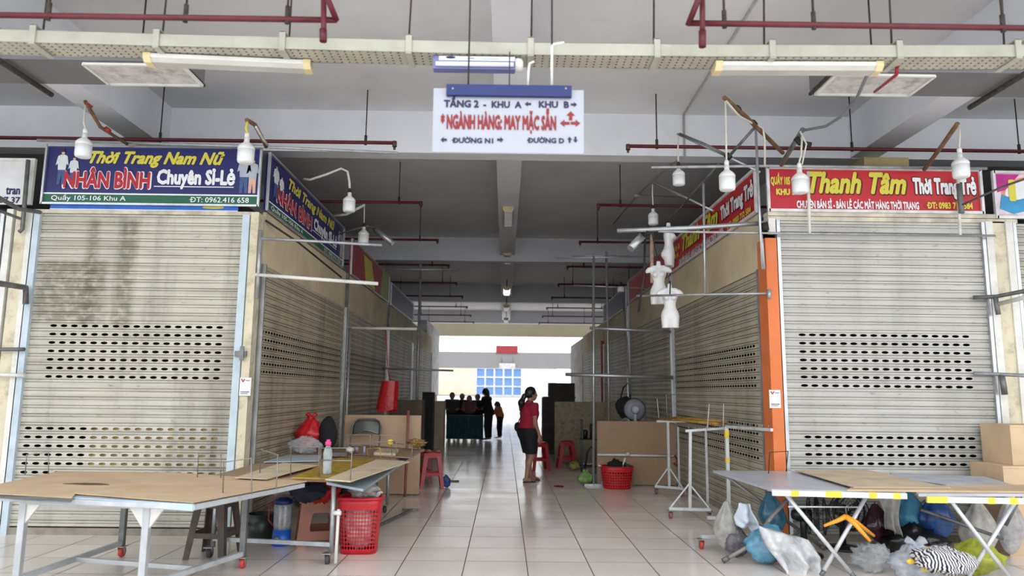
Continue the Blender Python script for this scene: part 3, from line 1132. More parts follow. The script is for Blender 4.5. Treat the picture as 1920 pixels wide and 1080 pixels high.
def tube_light(label, a, b, hh=.055, dd=.13, caps=yel_pl):
    a, b = V(a), V(b)
    u = (b-a).normalized()
    d = V((-u.y, u.x, 0))
    z = V((0, 0, 1))
    t = thing('tube_light', label, 'light', (a+b)/2)
    L_ = (b-a).length
    o_ = a
    obj('housing', MB().prism([(0, 0), (dd, 0), (dd, -hh*.55), (0, -hh*.55)], o_, d, z, u*L_), white_pl, t, bevel=.004)
    obj('diffuser', MB().prism([(.006, -hh*.55), (dd-.006, -hh*.55), (dd-.02, -hh), (.028, -hh)], o_+u*.05, d, z, u*(L_-.1)), prism_m, t)
    for q in (0, L_-.05):
        obj('end_cap', MB().prism([(-.003, .002), (dd+.003, .002), (dd+.003, -hh*.6), (dd-.02, -hh*1.08), (.026, -hh*1.08), (-.003, -hh*.6)], o_+u*q, d, z, u*.05), caps, t)
    return t


tube_light('long tube light under the tray above the blue front sign', oZ(268, 98, 3.772), oZ(582, 112, 3.772))
tube_light('long tube light under the tray above the red front sign', oZ(1342, 114, 3.772), oZ(1657, 115, 3.772))
# short batten light with its retail label
a, b = oY(812, 111, 4.66), oY(966, 117, 4.66)
a.z = b.z = 3.778
t = thing('batten_light', 'short batten light with a purple and white label above the hanging sign', 'light', (a+b)/2)
ld = mat('label_lavender', (112, 118, 170), rough=.4, var=.05)
x0, x1, y0, z1 = a.x, b.x, a.y, 3.778
obj('housing', MB().box(x0, x1, y0, y0+.07, z1-.095, z1), ld, t, bevel=.004)
obj('label_band', MB().box(x0+.04, x1-.002, y0-.002, y0, z1-.035, z1-.004), ink_w, t)
obj('label_oval', MB().prism(ell(x0+.12, z1-.015, .033, .009), (0, y0-.004, 0), (1, 0, 0), (0, 0, 1), (0, .002, 0)), ink_n, t)
obj('label_print', MB().box(x0+.235, x0+.28, y0-.004, y0-.002, z1-.022, z1-.017).box(x0+.33, x0+.45, y0-.004, y0-.002, z1-.024, z1-.021), mat('grey_ink', (120, 122, 128)), t)
obj('tube', MB().tube([(x0+.02, y0-.012, z1-.066), (x1-.01, y0-.012, z1-.066)], .016, 10), mat('frosted_tube', (236, 238, 242), rough=.3, var=.02), t)
obj('end_cap', MB().lathe([(.0, -.0), (.045, 0), (.05, .02), (.045, .045), (.025, .055), (0, .056)], (x1, y0+.03, z1-.05), 16, (1, 0, 0)), white_pl, t)

# hanging direction sign
SY = 4.4
A, B = oY(813, 165, SY), oY(1095, 289, SY)
t = thing('hanging_sign', 'white overhead direction sign with navy and red lettering and a blue header', 'sign', ((A.x+B.x)/2, SY, B.z))
obj('sign_board', MB().box(A.x, B.x, SY, SY+.012, B.z, A.z), mat('shaded_white_board', (164, 167, 178), rough=.12, var=.02, spec=.6), t, bevel=.002)  # white board, its colour greyed to stand for the roof's shade
a, b = oY(837, 157, SY-.03), oY(1072, 181, SY-.03)
blue_hd = mat('header_blue', (24, 40, 104), rough=.5, var=.06, scale=6)
hd = obj('header_bar', MB().box(a.x, b.x, SY-.03, SY+.04, b.z, a.z), blue_hd, t, bevel=.002)
for x in (849, 1061):
    q = oY(x, 166, SY-.031)
    obj('screw', MB().lathe([(0, 0), (.007, 0), (.007, .004), (0, .006)], q, 10, (0, -1, 0)), alu, hd)


def sl(body, m, x0, x1, yb, yt, fat=.015, **kw):
    p, q = oY(x0, yb, SY-.003), oY(x1, yt, SY-.003)
    letters('lettering', body, m, t, (0, SY, 0), (1, 0, 0), (0, 0, 1), (0, -1, 0), (p.x, q.x, p.z, q.z), fat=fat, depth=.0015, **kw)


def arrow(m, cx, cy, L, w_, ang):
    """arrow centred on a pixel; L and w_ in pixels, ang 0 = pointing right"""
    c_ = oY(cx, cy, SY-.003)
    k = SY/FPX*1.03
    pts = [(-.5*L, -.2*w_), (.02*L, -.2*w_), (.02*L, -.5*w_), (.5*L, 0), (.02*L, .5*w_), (.02*L, .2*w_), (-.5*L, .2*w_)]
    ca, sa = math.cos(ang), math.sin(ang)
    pts = [((x*ca-y*sa)*k, (x*sa+y*ca)*k) for x, y in pts]
    obj('arrow', MB().prism(pts, c_, (1, 0, 0), (0, 0, 1), (0, -.0015, 0)), m, t)


ink_r = mat('board_red', (132, 14, 26), rough=.5, var=.03)  # both sign inks darkened in colour to offset the strong daylight here
ink_n = mat('board_navy', (12, 12, 66), rough=.5, var=.03)
sl('TẦNG 2', ink_n, 832, 898, 201, 188, .05)
sl('-  KHU  A', ink_n, 906, 978, 202, 190, .045)
sl('KHU  B', ink_n, 1010, 1067, 202, 190, .045)
sl('* NGÀNH HÀNG: MAY MẶC SẴN', ink_r, 826, 1043, 242, 217, .055)
sl('ĐƯỜNG N1', ink_n, 847, 925, 268, 259, .045)
sl('ĐƯỜNG D', ink_n, 988, 1058, 268, 259, .045)
arrow(ink_n, 990, 195, 12, 10, math.pi)
arrow(ink_n, 1076, 196, 12, 10, 0)
arrow(ink_n, 832, 262, 12, 11, math.pi)
arrow(ink_n, 938, 262, 12, 11, 0)
arrow(ink_n, 1068, 262, 12, 9, math.pi/2)
arrow(ink_n, 1079, 262, 12, 9, -math.pi/2)
arrow(ink_r, 1070, 217, 18, 16, math.pi/2)
arrow(ink_r, 1059, 231, 18, 14, math.pi)
arrow(ink_r, 1079, 231, 18, 14, 0)
q = oY(878, 158, SY)
obj('hanger_wire', MB().tube([(q.x, SY+.0, q.z), (q.x+.005, SY+.01, ZC)], .006, 6), rustrod, t)
q = oY(955, 158, SY)
obj('hanger_wire', MB().tube([(q.x, SY+.02, q.z), (q.x, SY+.2, 3.78)], .004, 6), rustrod, t)
q = oY(990, 158, SY)
obj('hanger_strap', MB().tube([(q.x, SY+.02, q.z), (q.x+.003, SY+.02, q.z+.1), (q.x+.01, SY+.03, q.z+.155), (q.x+.04, SY+.03, q.z+.17)], .008, 8), white_pl, t)
q = oY(1035, 158, SY)
q2 = oY(1035, 80, SY)
obj('hanger_tube', MB().tube([(q.x, SY+.02, q.z), (q.x, SY+.02, q2.z-.02), (q.x+.012, SY+.02, q2.z), (q.x+.08, SY+.02, q2.z+.012)], .009, 8), white_pl, t)
obj('hanger_wire', MB().tube([(q.x, SY+.02, q2.z), (q.x, SY+.03, ZC)], .006, 6), rustrod, t)

# ventilation boxes with white grilles
ductm = mat('duct_grey', (116, 116, 118), rough=.7, var=.08, scale=2)
grille = mat('mouldy_grille', (214, 210, 208), rough=.8, var=.1, scale=9, dirt=.8, dcol=(104, 98, 98), dscale=7)
for s, lab in ((-1, 'grey ventilation box with a white grille, over the blue front sign'), (1, 'grey ventilation box with a white grille, over the red front sign')):
    t = thing('ventilation_box', lab, 'vent', (s*6, 5.95, 4.2))
    x0, x1 = sorted((s*2.74, s*11))
    obj('box_body', MB().box(x0, x1, 5.7, 6.19, 4.2, 4.42), ductm, t)
    obj('edge_angle', MB().box(s*2.74-.012, s*2.74+.012, 5.7, 6.19, 4.19, 4.215), rustrod, t)
    P = [oZ(*p, 4.185) for p in (((152, 115), (340, 119), (372, 154), (193, 150)) if s < 0 else ((1567, 139), (1755, 139), (1715, 172), (1533, 173)))]
    xa, xb = min((P[0].x+P[3].x)/2, (P[1].x+P[2].x)/2), max((P[0].x+P[3].x)/2, (P[1].x+P[2].x)/2)
    g = obj('grille', MB().box(xa, xb, 5.74, 6.14, 4.188, 4.2), grille, t)
    fr = MB()
    for q0, q1 in (((xa, 5.74), (xb, 5.74)), ((xa, 6.14), (xb, 6.14)), ((xa, 5.74), (xa, 6.14)), ((xb, 5.74), (xb, 6.14))):
        fr.bar((*q0, 4.183), (*q1, 4.183), .025, .02)
    obj('grille_frame', fr, white_pl, g)
    for x in (s*3.2, s*5.5):
        obj('hanger_rod', MB().tube([(x, 5.95, 4.4), (x, 5.95, ZC)], .008, 6), rustrod, t)
    # brown pipe under the ceiling along the hall
    xx = oZ(28, 135, 4.15).x if s < 0 else oZ(1893, 158, 4.15).x
    single('ceiling_pipe', MB().tube([(xx, 4.9, 4.16), (xx, 6.3, 4.16), (xx, 6.34, 4.16)], .024, 10), rustrod,
           'brown pipe end under the ventilation box, over the %s' % ('white board' if s < 0 else 'magenta sign'), 'pipe')


# sprinkler pipes
def sprinkler(label, ends, rods, Y, drops=(), extra=(), r=.02, z=None, rodtop=None):
    a = oY(*ends[0], Y) if z is None else oZ(*ends[0], z)
    b = oY(*ends[1], Y) if z is None else oZ(*ends[1], z)
    if z is not None:
        a.y = b.y = Y
    zz = (a.z+b.z)/2
    a.z = b.z = zz
    t = thing('sprinkler_pipe', label, 'pipe', (a+b)/2, 'maroon sprinkler pipes')
    obj('pipe_run', MB().tube([a, b], r, 8), maroon, t)
    for e in drops:
        q = b if e else a
        obj('sprinkler_head', MB().tube([q+V((0, 0, .0)), q-V((0, 0, .06))], r*1.1, 8).tube([q-V((0, 0, .06)), q-V((0, 0, .1))], r*.7, 8), mat('brass_head', (96, 74, 66), rough=.5, metal=.4), t)
        obj('elbow', MB().lathe([(0, -r*1.3), (r*1.3, -r), (r*1.4, 0), (r*1.3, r), (0, r*1.3)], q, 10), maroon, t)
    for x in rods:
        k = (x-ends[0][0])/(ends[1][0]-ends[0][0])
        q = a.lerp(b, k)
        obj('hanger_rod', MB().tube([q, (q.x, q.y, rodtop or ZC)], .008, 6).tube([q+V((0, 0, -.03)), q+V((0, 0, .09))], .016, 8), rustrod, t)
    for pts, rr in extra:
        obj('branch_pipe', MB().tube(pts, rr, 8), maroon, t)
    return t


e1 = oY(631, 38, 4.4)
sprinkler('maroon sprinkler pipe ahead of the tray on the blue sign side', ((-60, 27), (631, 38)), (90, 347, 538), 4.4,
          extra=(([e1, oY(612, -8, 4.25)], .02), ([oY(607, -10, 4.33), oY(607, 52, 4.33), oY(605, 60, 4.33)], .018), ([oY(606, 55, 4.33), oY(606, 78, 4.33)], .024)))
e1 = oY(1290, 47, 4.4)
sprinkler('maroon sprinkler pipe ahead of the tray on the red sign side', ((1290, 47), (1990, 50)), (1358, 1525, 1880), 4.4,
          extra=(([e1, oY(1312, -8, 4.25)], .02), ([oY(1317, -10, 4.33), oY(1317, 60, 4.33)], .018), ([oY(1317, 58, 4.33), oY(1317, 88, 4.33)], .024)))
ZP = 4.544
ks = [8.6, 11.45, 14.37, 17.3, 20.2, 23.1, 26.0, 28.9, 31.8]
for i, Y in enumerate(ks):
    xl, xr = -1.4, 1.5
    la = ['maroon pipe ending just above the blue aisle sign', 'maroon pipe ending behind the bulb on the bent white arm', 'maroon pipe ending beyond the small bulb by the aisle sign'] + ['dark sprinkler pipe deeper in the hall on the fashion stall side']*6
    lb = ['maroon pipe passing behind the wooden lamp pole', 'maroon pipe ending above the small bulb over the torsos', 'dark pipe ending over the end of the thick white rail'] + ['dark sprinkler pipe deeper in the hall on the red stall side']*6
    for s, xe, lab in ((-1, xl, la[i]), (1, xr, lb[i])):
        x0, x1 = sorted((xe, s*(7.5 if i == 0 else 5.2)))
        t = thing('sprinkler_pipe', lab, 'pipe', (xe, Y, ZP), 'maroon sprinkler pipes' if i < 3 else 'deeper sprinkler pipes, %s' % ('fashion side' if s < 0 else 'red side'))
        obj('pipe_run', MB().tube([(x0, Y, ZP), (x1, Y, ZP)], .024, 8), maroon, t)
        obj('sprinkler_head', MB().tube([(xe, Y, ZP+.02), (xe, Y, ZP-.05)], .028, 8).tube([(xe, Y, ZP-.05), (xe, Y, ZP-.085)], .015, 8), mat('brass_head', (96, 74, 66), rough=.5, metal=.4), t)
        for xx in ([xe+s*.36] if i < 3 else [xe+s*.4, xe+s*2]) + ([s*4.3, s*6.4] if i == 0 else []):
            obj('hanger_rod', MB().tube([(xx, Y, ZP), (xx, Y, ZC)], .008, 6).tube([(xx, Y, ZP-.03), (xx, Y, ZP+.09)], .018, 8), rustrod, t)

# tube lights hung end-on under the aisle beam
for i, Y in enumerate((13.2, 17.6, 21.6, 25.6, 29.6)):
    z = oY(951, (405, 482, 545, 577, 600)[i], Y).z
    t = thing('hanging_tube_light', ['nearest of the tube lights hung under the aisle beam', 'second tube light hung under the aisle beam', 'third tube light hung under the aisle beam', 'fourth tube light hung under the aisle beam', 'last tube light hung under the aisle beam'][i].replace('nearest', 'first'), 'light', (.03, Y, z), 'tube lights under the aisle beam')
    obj('reflector', MB().prism([(-.1, -.02), (-.085, .03), (.085, .03), (.1, -.02)], (.03, Y-.6, z), (1, 0, 0), (0, 0, 1), (0, 1.2, 0)), white_pl, t)
    obj('diffuser', MB().prism([(-.1, -.02), (.1, -.02), (.07, -.07), (-.07, -.07)], (.03, Y-.58, z), (1, 0, 0), (0, 0, 1), (0, 1.16, 0)), prism_m if i != 2 else glow_mat('lit_diffuser', (240, 244, 255), 2.5), t)
    obj('end_plate', MB().prism([(-.105, -.02), (-.09, .035), (.09, .035), (.105, -.02), (.07, -.075), (-.07, -.075)], (.03, Y-.615, z), (1, 0, 0), (0, 0, 1), (0, .015, 0)), yel_pl, t)
    for dy in (-.5, .5):
        obj('chain', MB().tube([(.03, Y+dy, z+.03), (.03, Y+dy, 4.8)], .012, 6), rustrod, t)


# conduits and cables
cond = mat('grey_conduit', (168, 164, 160), rough=.6, var=.08)
c0, c1 = oZ(1425, -10, ZC-.015), oZ(1289, 205, ZC-.015)
c1 = V((c1.x, 9.245, ZC-.015))
c2 = V((c1.x, 9.25, ZB-.01))
c3 = V((c1.x-.1, 9.6, ZB-.02))
t = thing('conduit', 'thin grey conduit running over the ceiling and down the beam face', 'conduit', c1)
obj('conduit_run', MB().tube([c0, c1, c2, c3], .013, 6), cond, t)
c4 = oZ(1243, 320, ZC-.02)
c5 = oZ(1195, 366, ZC-.02)
c6 = oZ(1150, 420, ZC-.02)
obj('conduit_run', MB().tube([V((c4.x+.25, 9.55, ZC-.02)), c5, c6], .014, 6), cond, t)
obj('junction_box', MB().lathe([(0, -.04), (.06, -.04), (.06, 0), (0, 0)], c5+V((0, 0, .01)), 14), white_pl, t)
obj('conduit_run', MB().tube([c5, V((3.4, c5.y+.1, ZC-.02))], .01, 6), cond, t)
p = [oY(1626, 140, 5.6), oY(1606, 185, 5.9), oY(1575, 220, 6.2), oY(1548, 237, 6.4), oY(1508, 244, 6.6)]
single('cable', MB().tube(p, .014, 8), mat('cable_grey', (120, 122, 126), rough=.6), 'grey cable curving from the long tube light to the lamp brace', 'cable')
p = [oZ(1682, 126, 3.775), oY(1681, 140, 4.8), oY(1640, 172, 5.9)]
single('red_pipe', MB().tube(p, .012, 8), mat('bright_red_pipe', (170, 26, 48), rough=.5), 'thin red pipe bending under the grille over the red sign', 'pipe')

# ================================================================== lamps, poles and rails
bulb_w = mat('bulb_diffuser', (234, 236, 238), rough=.35, var=.02, spec=.5)
bulb_h = mat('bulb_housing', (222, 222, 220), rough=.35, var=.03)
cordw = mat('white_cord', (214, 210, 200), rough=.6, var=.08)
wood = mat('weathered_wood', (122, 94, 66), rough=.85, var=.2, scale=12, stretch=(1, 1, 1), bump=.4, bscale=60)
tape = mat('black_tape', (30, 28, 30), rough=.7)


def bulb(label, px, yb, wpx, Y, cord, h=None):
    b = oY(px, yb, Y)
    r = wpx*.5*(Y*1.02)/FPX
    t = thing('led_bulb', label, 'bulb', b, 'white cylinder bulbs')
    H_ = r*3.3
    obj('diffuser', MB().lathe([(0, 0), (.7*r, .02*r), (.92*r, .12*r), (1.0*r, .35*r), (1.0*r, 1.75*r)], b, 20), bulb_w, t)
    obj('housing', MB().lathe([(1.02*r, 1.7*r), (1.03*r, 1.95*r), (.92*r, 2.2*r), (.62*r, 2.5*r), (.38*r, 2.68*r), (.33*r, 2.8*r), (.33*r, H_)], b, 20), bulb_h, t)
    obj('socket', MB().lathe([(.3*r, H_-.02*r), (.3*r, H_+.5*r), (.18*r, H_+.75*r), (0, H_+.76*r)], b, 12), tape if wpx < 25 else bulb_h, t)
    pts = [b+V((0, 0, H_+.7*r))]+[oY(*q) for q in cord]
    obj('cord', MB().tube(pts, .009 if len(cord) < 3 else .016, 6), cordw, t)
    return t


bulb('white bulb hanging in front of the printed couple in white shirts', 155, 296, 29, 6.6, [(157, 230, 6.6), (160, 197, 6.6)])
bulb('white bulb hanging in front of the far end of the blue front sign', 460, 307, 31, 6.6, [(461, 250, 6.6), (465, 230, 6.6)])
bulb('white bulb on a bent white arm beside the blue aisle sign', 654, 398, 23, 8.6, [(655, 340, 8.6), (652, 322, 8.6), (640, 316, 8.6), (612, 327, 8.6), (582, 337, 8.6), (570, 336, oX(570, 336, XL+.045).y)])
bulb('small white bulb on a thin cord near the blue aisle sign', 681, 458, 20, 10.6, [(683, 400, 10.6), (683, 384, 10.6)])
bulb('white bulb hanging beside the long rail over the aisle, by the metal lamp arm', 1273, 348, 23, 8.0, [(1271, 285, 8.0), (1272, 257, 8.0)])
bulb('white bulb hanging from the high wooden pole', 1364, 358, 30, 6.5, [(1361, 240, 6.5), (1360, 190, 6.5)])
bulb('white bulb hanging in front of the first letter of the red front sign', 1501, 363, 30, 6.6, [(1502, 290, 6.6), (1504, 250, 6.6)])
bulb('small white bulb hanging above the hung torsos', 1225, 422, 19, 9.8, [(1223, 360, 9.8), (1224, 342, 9.8)])
bulb('white bulb hanging in front of the phone number end of the red sign', 1803, 334, 30, 6.6, [(1800, 250, 6.6), (1798, 234, 6.6)])


def pole(name, label, cat, pts, r, m, group=None, extra=None):
    P = [oY(*q) for q in pts]
    c_ = sum(P, V())/len(P)
    if not extra:
        return single(name, MB().tube(P, r, 8), m, label, cat, group)
    t = thing(name, label, cat, c_, group)
    obj('rod', MB().tube(P, r, 8), m, t)
    for nm, q, rr, mm in extra:
        obj(nm, MB().tube([oY(*z) for z in q], rr, 8), mm, t)
    return t


pole('slanting_pole', 'slanting wooden pole carrying the highest bulb over the red stall', 'pole', [(1358, 183, 6.5), (1400, 220, 7.0), (1468, 287, 7.6)], .022, wood,
     extra=[('cable', [(1362, 190, 6.5), (1385, 217, 6.8), (1412, 232, 7.1), (1430, 240, 7.2), (1434, 262, 7.25), (1434, 312, 7.3)], .011, cordw), ('tape_band', [(1381, 201, 6.78), (1386, 206, 6.84)], .027, tape), ('tape_band', [(1411, 229, 7.1), (1416, 234, 7.15)], .03, tape)])
pole('lamp_bracket', 'metal lamp arm with a grey sleeve slanting down to the red sign corner', 'pole', [(1270, 251, 8.0), (1365, 294, 7.75), (1425, 323, 7.6)], .014, alu,
     extra=[('grey_sleeve', [(1274, 251, 7.98), (1320, 270, 7.86), (1362, 291, 7.74)], .017, dullsteel), ('tape_band', [(1362, 290, 7.72), (1369, 297, 7.7)], .035, tape)])
pole('diagonal_brace', 'dark brace between the wooden pole and the metal lamp arm', 'pole', [(1416, 238, 7.25), (1366, 294, 7.65)], .016, dullsteel)
pole('diagonal_brace', 'dark brace tied behind the bulb over the first letter of the red sign', 'pole', [(1505, 243, 6.62), (1465, 309, 7.5)], .025, dullsteel, extra=[('knotted_tape', [(1492, 258, 6.7), (1500, 268, 6.7), (1520, 272, 6.7)], .03, tape), ('cord_loop', [(1500, 246, 6.6), (1512, 270, 6.6), (1504, 308, 6.6)], .008, cordw)])
pole('lamp_bracket', 'lower metal lamp arm above the hung torsos', 'pole', [(1220, 339, 9.8), (1278, 367, 9.2), (1337, 395, 8.6)], .014, alu, extra=[('grey_sleeve', [(1224, 342, 9.78), (1276, 367, 9.24)], .017, dullsteel)])
pole('diagonal_brace', 'thin dark brace crossing the lower lamp arm toward the torsos', 'pole', [(1347, 308, 7.9), (1300, 362, 8.8), (1258, 409, 9.3)], .012, dullsteel)
pole('slanting_pole', 'wooden pole slanting over the end of the red front sign', 'pole', [(1795, 232, 6.6), (1765, 275, 7.1), (1733, 318, 7.6)], .022, wood)
pole('slanting_pole', 'thin wooden pole with red tape over the blue front sign', 'pole', [(160, 190, 6.6), (188, 238, 7.0), (238, 270, YF-.1)], .018, wood, extra=[('red_tape', [(162, 193, 6.6), (172, 200, 6.7)], .012, mat('red_tape', (176, 50, 54), rough=.6)), ('red_tape', [(198, 240, 7.05), (206, 246, 7.1)], .022, mat('red_tape', (176, 50, 54), rough=.6))])
pole('lamp_bracket', 'stub of wires and tape holding the bulb before the blue sign corner', 'pole', [(463, 225, 6.6), (478, 234, 6.8), (490, 256, 7.2), (499, 275, YF-.1)], .022, wood, extra=[('yellow_wire', [(464, 228, 6.58), (461, 240, 6.58), (464, 250, 6.58)], .01, ink_y), ('white_wire', [(480, 238, 6.75), (494, 262, 7.2), (502, 272, 7.5)], .012, cordw)])
pole('lamp_bracket', 'short pale arm reaching to the small bulb by the blue aisle sign', 'pole', [(622, 405, 10.9), (650, 402, 10.7), (684, 384, 10.6)], .02, cordw)

railg = 'hanging rails over the aisle'
pole('hanging_rail', 'long thin rail along the top of the blue front sign', 'rail', [(70, 263, YF-.1), (490, 275, YF-.1), (746, 287, YF-.1)], .016, galv, railg)
pole('hanging_rail', 'long thin rail along the top of the red front sign', 'rail', [(1221, 314, YF-.12), (1440, 311, YF-.12), (1850, 316, YF-.12)], .017, galv, railg)
pole('hanging_rail', 'upper of two pale rails sticking out beside the tan fascia', 'rail', [(486, 447, YF-.06), (600, 453, YF-.06), (716, 460, YF-.06)], .016, galv, railg, extra=[('corner_tube', [(489, 432, YF-.06), (482, 560, YF-.06)], .02, galv), ('brown_strut', [(499, 414, 7.9), (560, 455, 8.6), (640, 520, 9.9)], .012, rustrod)])
pole('hanging_rail', 'lower of two pale rails sticking out beside the tan fascia', 'rail', [(479, 515, YF-.06), (600, 524, YF-.06), (709, 532, YF-.06)], .02, whitepipe, railg)
pole('hanging_rail', 'thick white rail sticking out from the red sign corner', 'rail', [(1157, 433, 7.9), (1300, 427, 7.8), (1436, 418, YF-.06)], .025, alu, railg)
pole('hanging_rail', 'thin rail crossing in front of the pale grey shutter top', 'rail', [(1234, 434, YF-.12), (1440, 437, YF-.12), (1866, 442, YF-.12)], .013, galv, railg, extra=[('drop_tube', [(1515, 322, YF-.12), (1518, 438, YF-.12)], .017, whitepipe), ('drop_tube', [(1796, 330, YF-.12), (1800, 441, YF-.12)], .017, whitepipe)])
pole('hanging_rail', 'thin rail bolted to the orange post behind the lowest torso', 'rail', [(1194, 555, 8.4), (1330, 552, 7.9), (1445, 550, YF-.1)], .013, galv, railg, extra=[('bolt_plate', [(1442, 543, YF-.1), (1442, 560, YF-.1)], .022, galv)])
pole('upright_tube', 'upright metal tube against the tan fascia under the red aisle sign', 'pole', [(1319, 344, 8.3), (1322, 552, 8.3)], .015, alu)
pole('upright_tube', 'upright metal tubes at the red sign corner above the orange post', 'pole', [(1417, 240, 7.6), (1424, 400, 7.6), (1429, 505, 7.6)], .015, alu, extra=[('second_tube', [(1424, 405, 7.66), (1432, 505, 7.66)], .02, alu), ('black_fitting', [(1433, 418, 7.62), (1436, 432, 7.62)], .04, tape)])
pole('hanging_rail', 'dark grey arms fixed to the divider post by the white board', 'rail', [(-30, 355, 6.3), (36, 392, 7.2), (75, 398, YF-.1)], .022, dullsteel, railg, extra=[('strut', [(-20, 388, 6.6), (38, 410, 7.4)], .016, dullsteel), ('upright', [(53, 300, YF-.1), (42, 430, YF-.1), (36, 435, YF-.1)], .022, dullsteel)])
pole('hanging_rail', 'dark arm bracket halfway up the divider post by the white board', 'rail', [(-30, 527, 6.8), (48, 539, YF-.1), (48, 570, YF-.1)], .03, dullsteel, railg)
pole('hanging_rail', 'grey arm low on the divider post by the white board', 'rail', [(-20, 655, YF-.12), (46, 655, YF-.12)], .02, dullsteel, railg)
pole('hanging_rail', 'white arm low on the divider post by the white board', 'rail', [(-20, 702, YF-.12), (46, 704, YF-.12)], .02, whitepipe, railg)
pole('hanging_rail', 'dark forked arm on the divider post under the magenta sign', 'rail', [(1960, 538, 6.9), (1868, 556, YF-.12), (1825, 558, YF-.05)], .022, dullsteel, railg, extra=[('white_arm', [(1960, 548, 6.9), (1872, 570, YF-.12)], .024, whitepipe), ('hook', [(1866, 556, YF-.12), (1872, 590, YF-.12)], .025, dullsteel)])
pole('hanging_rail', 'steel arm lower on the divider post under the magenta sign', 'rail', [(1960, 706, 7.0), (1878, 702, YF-.12), (1826, 700, YF-.05)], .02, galv, railg, extra=[('hook', [(1878, 702, YF-.12), (1884, 740, YF-.12)], .03, dullsteel)])
pole('hanging_rail', 'dark strut slanting across the end of the red front sign', 'rail', [(1960, 322, 6.4), (1880, 350, 7.0), (1802, 385, YF-.15)], .012, dullsteel, railg, extra=[('upright', [(1798, 345, YF-.15), (1803, 400, YF-.15)], .03, dullsteel)])

q0, q1 = oY(703, 430, 11.4), oY(737, 457, 11.4)
t = thing('reflector_lamp', 'pale tubular lamp fitting angled near the small bulb by the blue aisle sign', 'lamp', q0)
obj('tube_body', MB().tube([q0, q1], .045, 10), alu, t)
obj('arm', MB().tube([q0, oY(690, 424, 11.2), oY(672, 428, 11.2), V((XL+.05, 11.2, oY(672, 440, 11.2).z))], .014, 6), dullsteel, t)

# ================================================================== furniture and goods, fashion stall side
cardb = mat('cardboard', (206, 180, 146), rough=.85, var=.07, scale=3, dirt=.3, dcol=(150, 116, 80), dscale=2)
cardb2 = mat('worn_cardboard', (204, 188, 160), rough=.85, var=.08, scale=4, dirt=.35, dcol=(130, 104, 70), dscale=3)
pboard = mat('particleboard', (164, 138, 112), rough=.8, var=.14, scale=60, dirt=.3, dcol=(110, 84, 60), dscale=2)
spot = mat('spotted_board', (150, 138, 116), rough=.75, var=.08, scale=3, dirt=.75, dcol=(60, 52, 42), dscale=12)
yboard = mat('yellow_board', (176, 142, 44), rough=.6, var=.2, scale=8, dirt=.3, dcol=(110, 84, 30), dscale=4)
pblue = mat('pale_blue_paint', (176, 206, 228), rough=.5, var=.05, dirt=.15)
legm = mat('grey_painted_steel', (188, 192, 196), rough=.45, metal=.2, var=.08, scale=6, dirt=.25, dcol=(110, 104, 98), dscale=5)
caster_m = mat('caster_steel', (168, 168, 166), rough=.4, metal=.6, var=.15, scale=20, dirt=.4)
wheel_r = mat('red_wheel', (186, 66, 54), rough=.5, var=.1)
wheel_k = mat('dark_wheel', (70, 64, 64), rough=.6)
wirem = mat('bare_wire', (150, 148, 144), rough=.4, metal=.6, var=.1)
redpl = mat('red_plastic', (166, 18, 32), rough=.35, var=.06, scale=4, spec=.5)
brownpl = mat('brown_plastic', (150, 92, 70), rough=.45, var=.08)
darkpl = mat('dark_stool_paint', (84, 74, 66), rough=.6, var=.15)
blackc = mat('black_cloth', (24, 24, 28), rough=.85, var=.2, scale=8)
clearf = film_mat('clear_film', (222, 226, 230), .28)
greyf = film_mat('grey_film', (182, 180, 174), .7, .3)
whitef = film_mat('white_film', (224, 226, 228), .82, .3)
bluef = film_mat('blue_film', (60, 150, 190), .72, .2)
navyf = film_mat('navy_film', (34, 80, 150), .8, .2)
greenf = film_mat('yellow_green_film', (176, 184, 60), .75, .2)
redf = film_mat('red_film', (210, 30, 40), .9, .25)
blackf = film_mat('black_film', (22, 22, 24), .95, .25)


def caster(parent, p, wr=.045, wm=wheel_r, dy=0):
    """p: point where the plate meets the frame, above the floor"""
    p = V(p)
    c = obj('caster', MB().box(p.x-.04, p.x+.04, p.y-.04, p.y+.04, p.z-.008, p.z).prism([(-.018, 0), (.018, 0), (.03, -(p.z-wr)), (.012, -(p.z-wr)-.01)], p+V((-.026, 0, -.008)), (0, 1, 0), (0, 0, 1), (.005, 0, 0))
            .prism([(-.018, 0), (.018, 0), (.03, -(p.z-wr)), (.012, -(p.z-wr)-.01)], p+V((.021, 0, -.008)), (0, 1, 0), (0, 0, 1), (.005, 0, 0)), caster_m, parent)
    obj('wheel', MB().lathe([(0, -.017), (wr*.5, -.017), (wr*.92, -.017), (wr, -.01), (wr, .01), (wr*.92, .017), (wr*.5, .017), (0, .017)], (p.x, p.y+.02, wr), 16, (1, 0, 0)), wm, c)


def sheet(label, pts, th, m, name='cardboard_sheet', cat='cardboard', z=.745, group=None, warp=.0):
    P = [oZ(x, y, z) if not isinstance(q3, (int, float)) else oZ(x, y, q3) for (x, y, *r_) in pts for q3 in [r_[0] if r_ else None]]
    return single(name, MB().slab(P, th), m, label, cat, group, bevel=.002)


